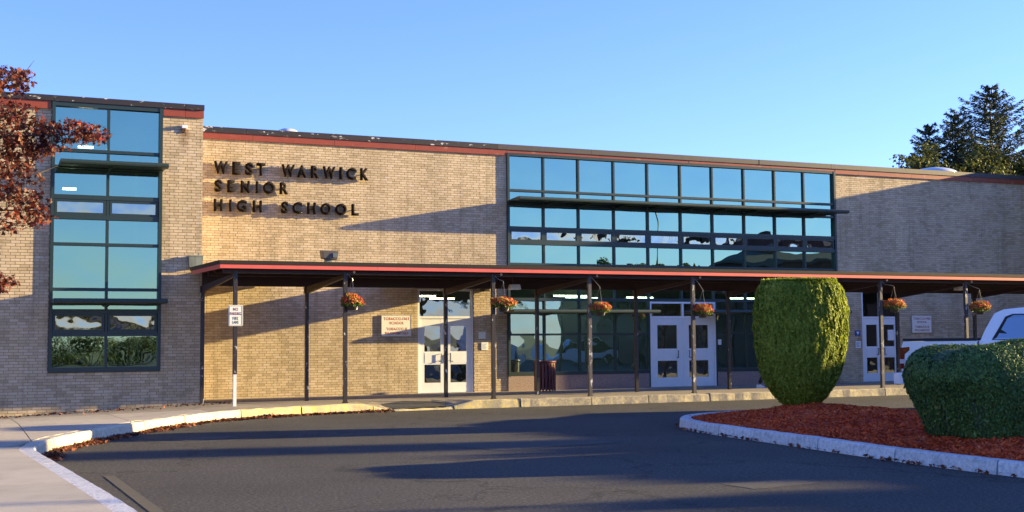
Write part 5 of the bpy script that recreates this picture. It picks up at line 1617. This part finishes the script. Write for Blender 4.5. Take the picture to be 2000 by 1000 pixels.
def shrub(x, y, h, w, label, seed):
    rg = np.random.default_rng(seed)
    o = empty('wild_shrub', (x, y, -.3), label, 'shrub', 'shrubs behind the photographer')
    cs = [np.array([x + rg.uniform(-w, w), y + rg.uniform(-w, w) * .5, rg.uniform(.2, h - .4)]) for _ in range(26)]
    P, Nn, U, S_ = leaf_cloud(cs, [rg.uniform(.5, .8) for _ in cs], 320, (.07, .13), rg)
    fol('leaves', P, Nn, U, S_, LEAFO, M['leaf'], o)
    q = MB()
    for c in cs[:10]:
        q.path([(x, y, -.3), tuple(c)], [.04, .01], 5)
    build('stem', q, M['bark'], o)
for k, (x, y, h) in enumerate([(2.0, -30, 2.3), (5.2, -31, 2.4), (8.0, -30, 2.2), (11.5, -34, 1.9), (-1.5, -31, 2.4), (15, -33, 2.2), (19, -36, 2.0)]):
    shrub(x, y, h, 2.0, ['broad olive shrub directly behind the viewpoint', 'taller olive shrub right behind the viewpoint', 'rounded shrub in the gap behind the viewpoint', 'low thin shrub farther back', 'wide shrub at the end by the lawn', 'leafy shrub towards the car park', 'low shrub nearest the parked cars'][k], 60 + k)
broadleaf(24, -16, 8.0, 3.0, 'tall thin crowned tree by the car park behind the viewpoint', 41, dens=40, group='trees across the forecourt')
broadleaf(33, -10, 7.5, 3.2, 'autumn tree behind the parked cars out of frame', 42, dens=120, group='trees across the forecourt')

# fallen leaves along the kerb
sel = (KL[:, 1] > 17.8) & (KL[:, 0] < 8.9)
KS = KL[sel]; T_ = np.gradient(KS, axis=0); T_ /= np.linalg.norm(T_, axis=1, keepdims=True)
n = 2600
ii = npr.integers(0, len(KS) - 1, n)
outv = np.stack([T_[ii, 1], -T_[ii, 0]], 1)
clump = .5 + .5 * np.sin(ii * .55) * np.sin(ii * .21 + 1)
dd = .02 + np.abs(npr.normal(size=n)) * (.05 + .08 * clump)
px_ = KS[ii] + outv * dd[:, None] + npr.normal(size=(n, 2)) * .03
hgt = .010 + npr.random(n) * .05 * np.exp(-dd * 9) * (.3 + clump)
P = np.column_stack([px_, hgt])
a_ = npr.integers(0, 1, 1)
# a few on the pavement by the wing wall and along the island kerb
n2 = 260
p2 = np.column_stack([npr.uniform(-1.5, 6, n2), 30.0 - np.abs(npr.normal(size=n2)) * .9])
p2z = np.array([pave_z(a, b) + .012 for a, b in p2])
i3 = npr.integers(10, len(IL) - 60, 320)
T3 = np.gradient(IL, axis=0); T3 /= np.linalg.norm(T3, axis=1, keepdims=True)
p3 = IL[i3] - np.stack([T3[i3, 1], -T3[i3, 0]], 1) * (-.02 - np.abs(npr.normal(size=320)) * .06)[:, None] * -1
p3 = IL[i3] + np.stack([-T3[i3, 1], T3[i3, 0]], 1) * (.03 + np.abs(npr.normal(size=320)) * .05)[:, None]
P = np.vstack([P, np.column_stack([p2, p2z]), np.column_stack([p3, np.full(320, .012) + npr.random(320) * .02])])
n = len(P)
V, ff, lt = scatter(LEAF5, P, npr.normal(size=(n, 3)) * .5 + np.array([0, 0, 1.0]), npr.normal(size=(n, 3)), npr.uniform(.045, .085, n))
o = raw_mesh('fallen_leaves', V, ff, lt, M['litter'], base=(4, 24, 0)); o['kind'] = 'stuff'

# ================================================================== PERSON walking behind the bush
def skin_body(name, verts, edges, radii, mt, parent, sub=1, root=0):
    base = wpos(parent)
    me = bpy.data.meshes.new(name)
    me.from_pydata([tuple(Vector(v) - base) for v in verts], edges, [])
    o = bpy.data.objects.new(name, me); COL.objects.link(o)
    o.modifiers.new('skin', 'SKIN').use_smooth_shade = True
    for i, r in enumerate(radii):
        me.skin_vertices[0].data[i].radius = (r, r) if not hasattr(r, '__len__') else r
        me.skin_vertices[0].data[i].use_root = (i == root)
    sb_ = o.modifiers.new('sub', 'SUBSURF'); sb_.levels = sub; sb_.render_levels = sub
    dg = bpy.context.evaluated_depsgraph_get()
    m2 = bpy.data.meshes.new_from_object(o.evaluated_get(dg))
    bpy.data.objects.remove(o)
    m2.materials.clear(); m2.materials.append(mt)
    for p in m2.polygons: p.use_smooth = True
    return link(name, m2, parent)
hx, hy = 21.36, 30.4
gz = pave_z(hx, hy)
pers = empty('person', (hx, hy, gz), 'person in dark trousers and white shoes walking mostly hidden behind the bush', 'person')
def H(x, y, z): return (hx + x, hy + y, gz + z)
# walks towards +X; the trailing leg shows left of the bush
bv = [H(0, 0, .93), H(.02, 0, 1.12), H(.04, 0, 1.32), H(.05, 0, 1.47), H(.07, 0, 1.56),
      H(.0, -.10, .88), H(.02, -.10, .50), H(-.20, -.10, .12), H(.0, .10, .88), H(.20, .10, .50), H(.28, .10, .09),
      H(.04, -.19, 1.40), H(.10, -.24, 1.14), H(.26, -.20, .94), H(.04, .19, 1.40), H(-.06, .24, 1.14), H(.0, .22, .90)]
be = [(0, 1), (1, 2), (2, 3), (3, 4), (0, 5), (5, 6), (6, 7), (0, 8), (8, 9), (9, 10), (2, 11), (11, 12), (12, 13), (2, 14), (14, 15), (15, 16)]
brd = [(.15, .12), (.14, .11), (.16, .12), (.075, .075), (.055, .055), .09, .068, .05, .09, .068, .05, .065, .05, .038, .065, .05, .038]
skin_body('body', bv, be, brd, M['trouser'], pers, 2)
jv = [H(0.01, 0, .95), H(.03, 0, 1.15), H(.045, 0, 1.36), H(.05, 0, 1.46), H(.04, -.2, 1.40), H(.10, -.25, 1.14), H(.25, -.21, .96), H(.04, .2, 1.40), H(-.06, .25, 1.14), H(.0, .23, .93)]
skin_body('jacket', jv, [(0, 1), (1, 2), (2, 3), (2, 4), (4, 5), (5, 6), (2, 7), (7, 8), (8, 9)], [(.165, .135), (.155, .125), (.175, .135), (.085, .085), .08, .063, .05, .08, .063, .05], M['jacket'], pers, 2)
q = MB(); q.lathe([(.03, -.13), (.062, -.10), (.082, -.03), (.085, .03), (.07, .09), (.03, .12)], H(.08, 0, 1.66), 14); hd = build('head', q, M['skin'], pers, smooth=True)
q = MB(); q.add([H(.155, -.015, 1.645), H(.155, .015, 1.645), H(.185, 0, 1.635), H(.158, 0, 1.68)], [(0, 2, 3), (1, 3, 2), (0, 1, 2)]); build('nose', q, M['skin'], hd)
q = MB(); q.lathe([(.088, .0), (.093, .04), (.08, .10), (.035, .135)], H(.07, 0, 1.66), 14); build('hair', q, M['hair'], pers, smooth=True)
for fx_, fy_, fz_ in ((-.20, -.10, .045), (.30, .10, .035)):
    q = MB(); q.add([H(fx_ - .09, fy_ - .04, fz_ - .035), H(fx_ + .17, fy_ - .045, fz_ - .045), H(fx_ + .17, fy_ + .045, fz_ - .045), H(fx_ - .09, fy_ + .04, fz_ - .035), H(fx_ - .08, fy_ - .035, fz_ + .06), H(fx_ + .03, fy_ - .04, fz_ + .055), H(fx_ + .15, fy_ - .035, fz_ + .01), H(fx_ + .15, fy_ + .035, fz_ + .01), H(fx_ + .03, fy_ + .04, fz_ + .055), H(fx_ - .08, fy_ + .035, fz_ + .06)],
        [(0, 3, 2, 1), (0, 1, 6, 5, 4), (3, 9, 8, 7, 2), (4, 5, 8, 9), (5, 6, 7, 8), (1, 2, 7, 6), (0, 4, 9, 3)])
    build('shoe', q, M['shoe'], pers, bevel=.012, seg=2)
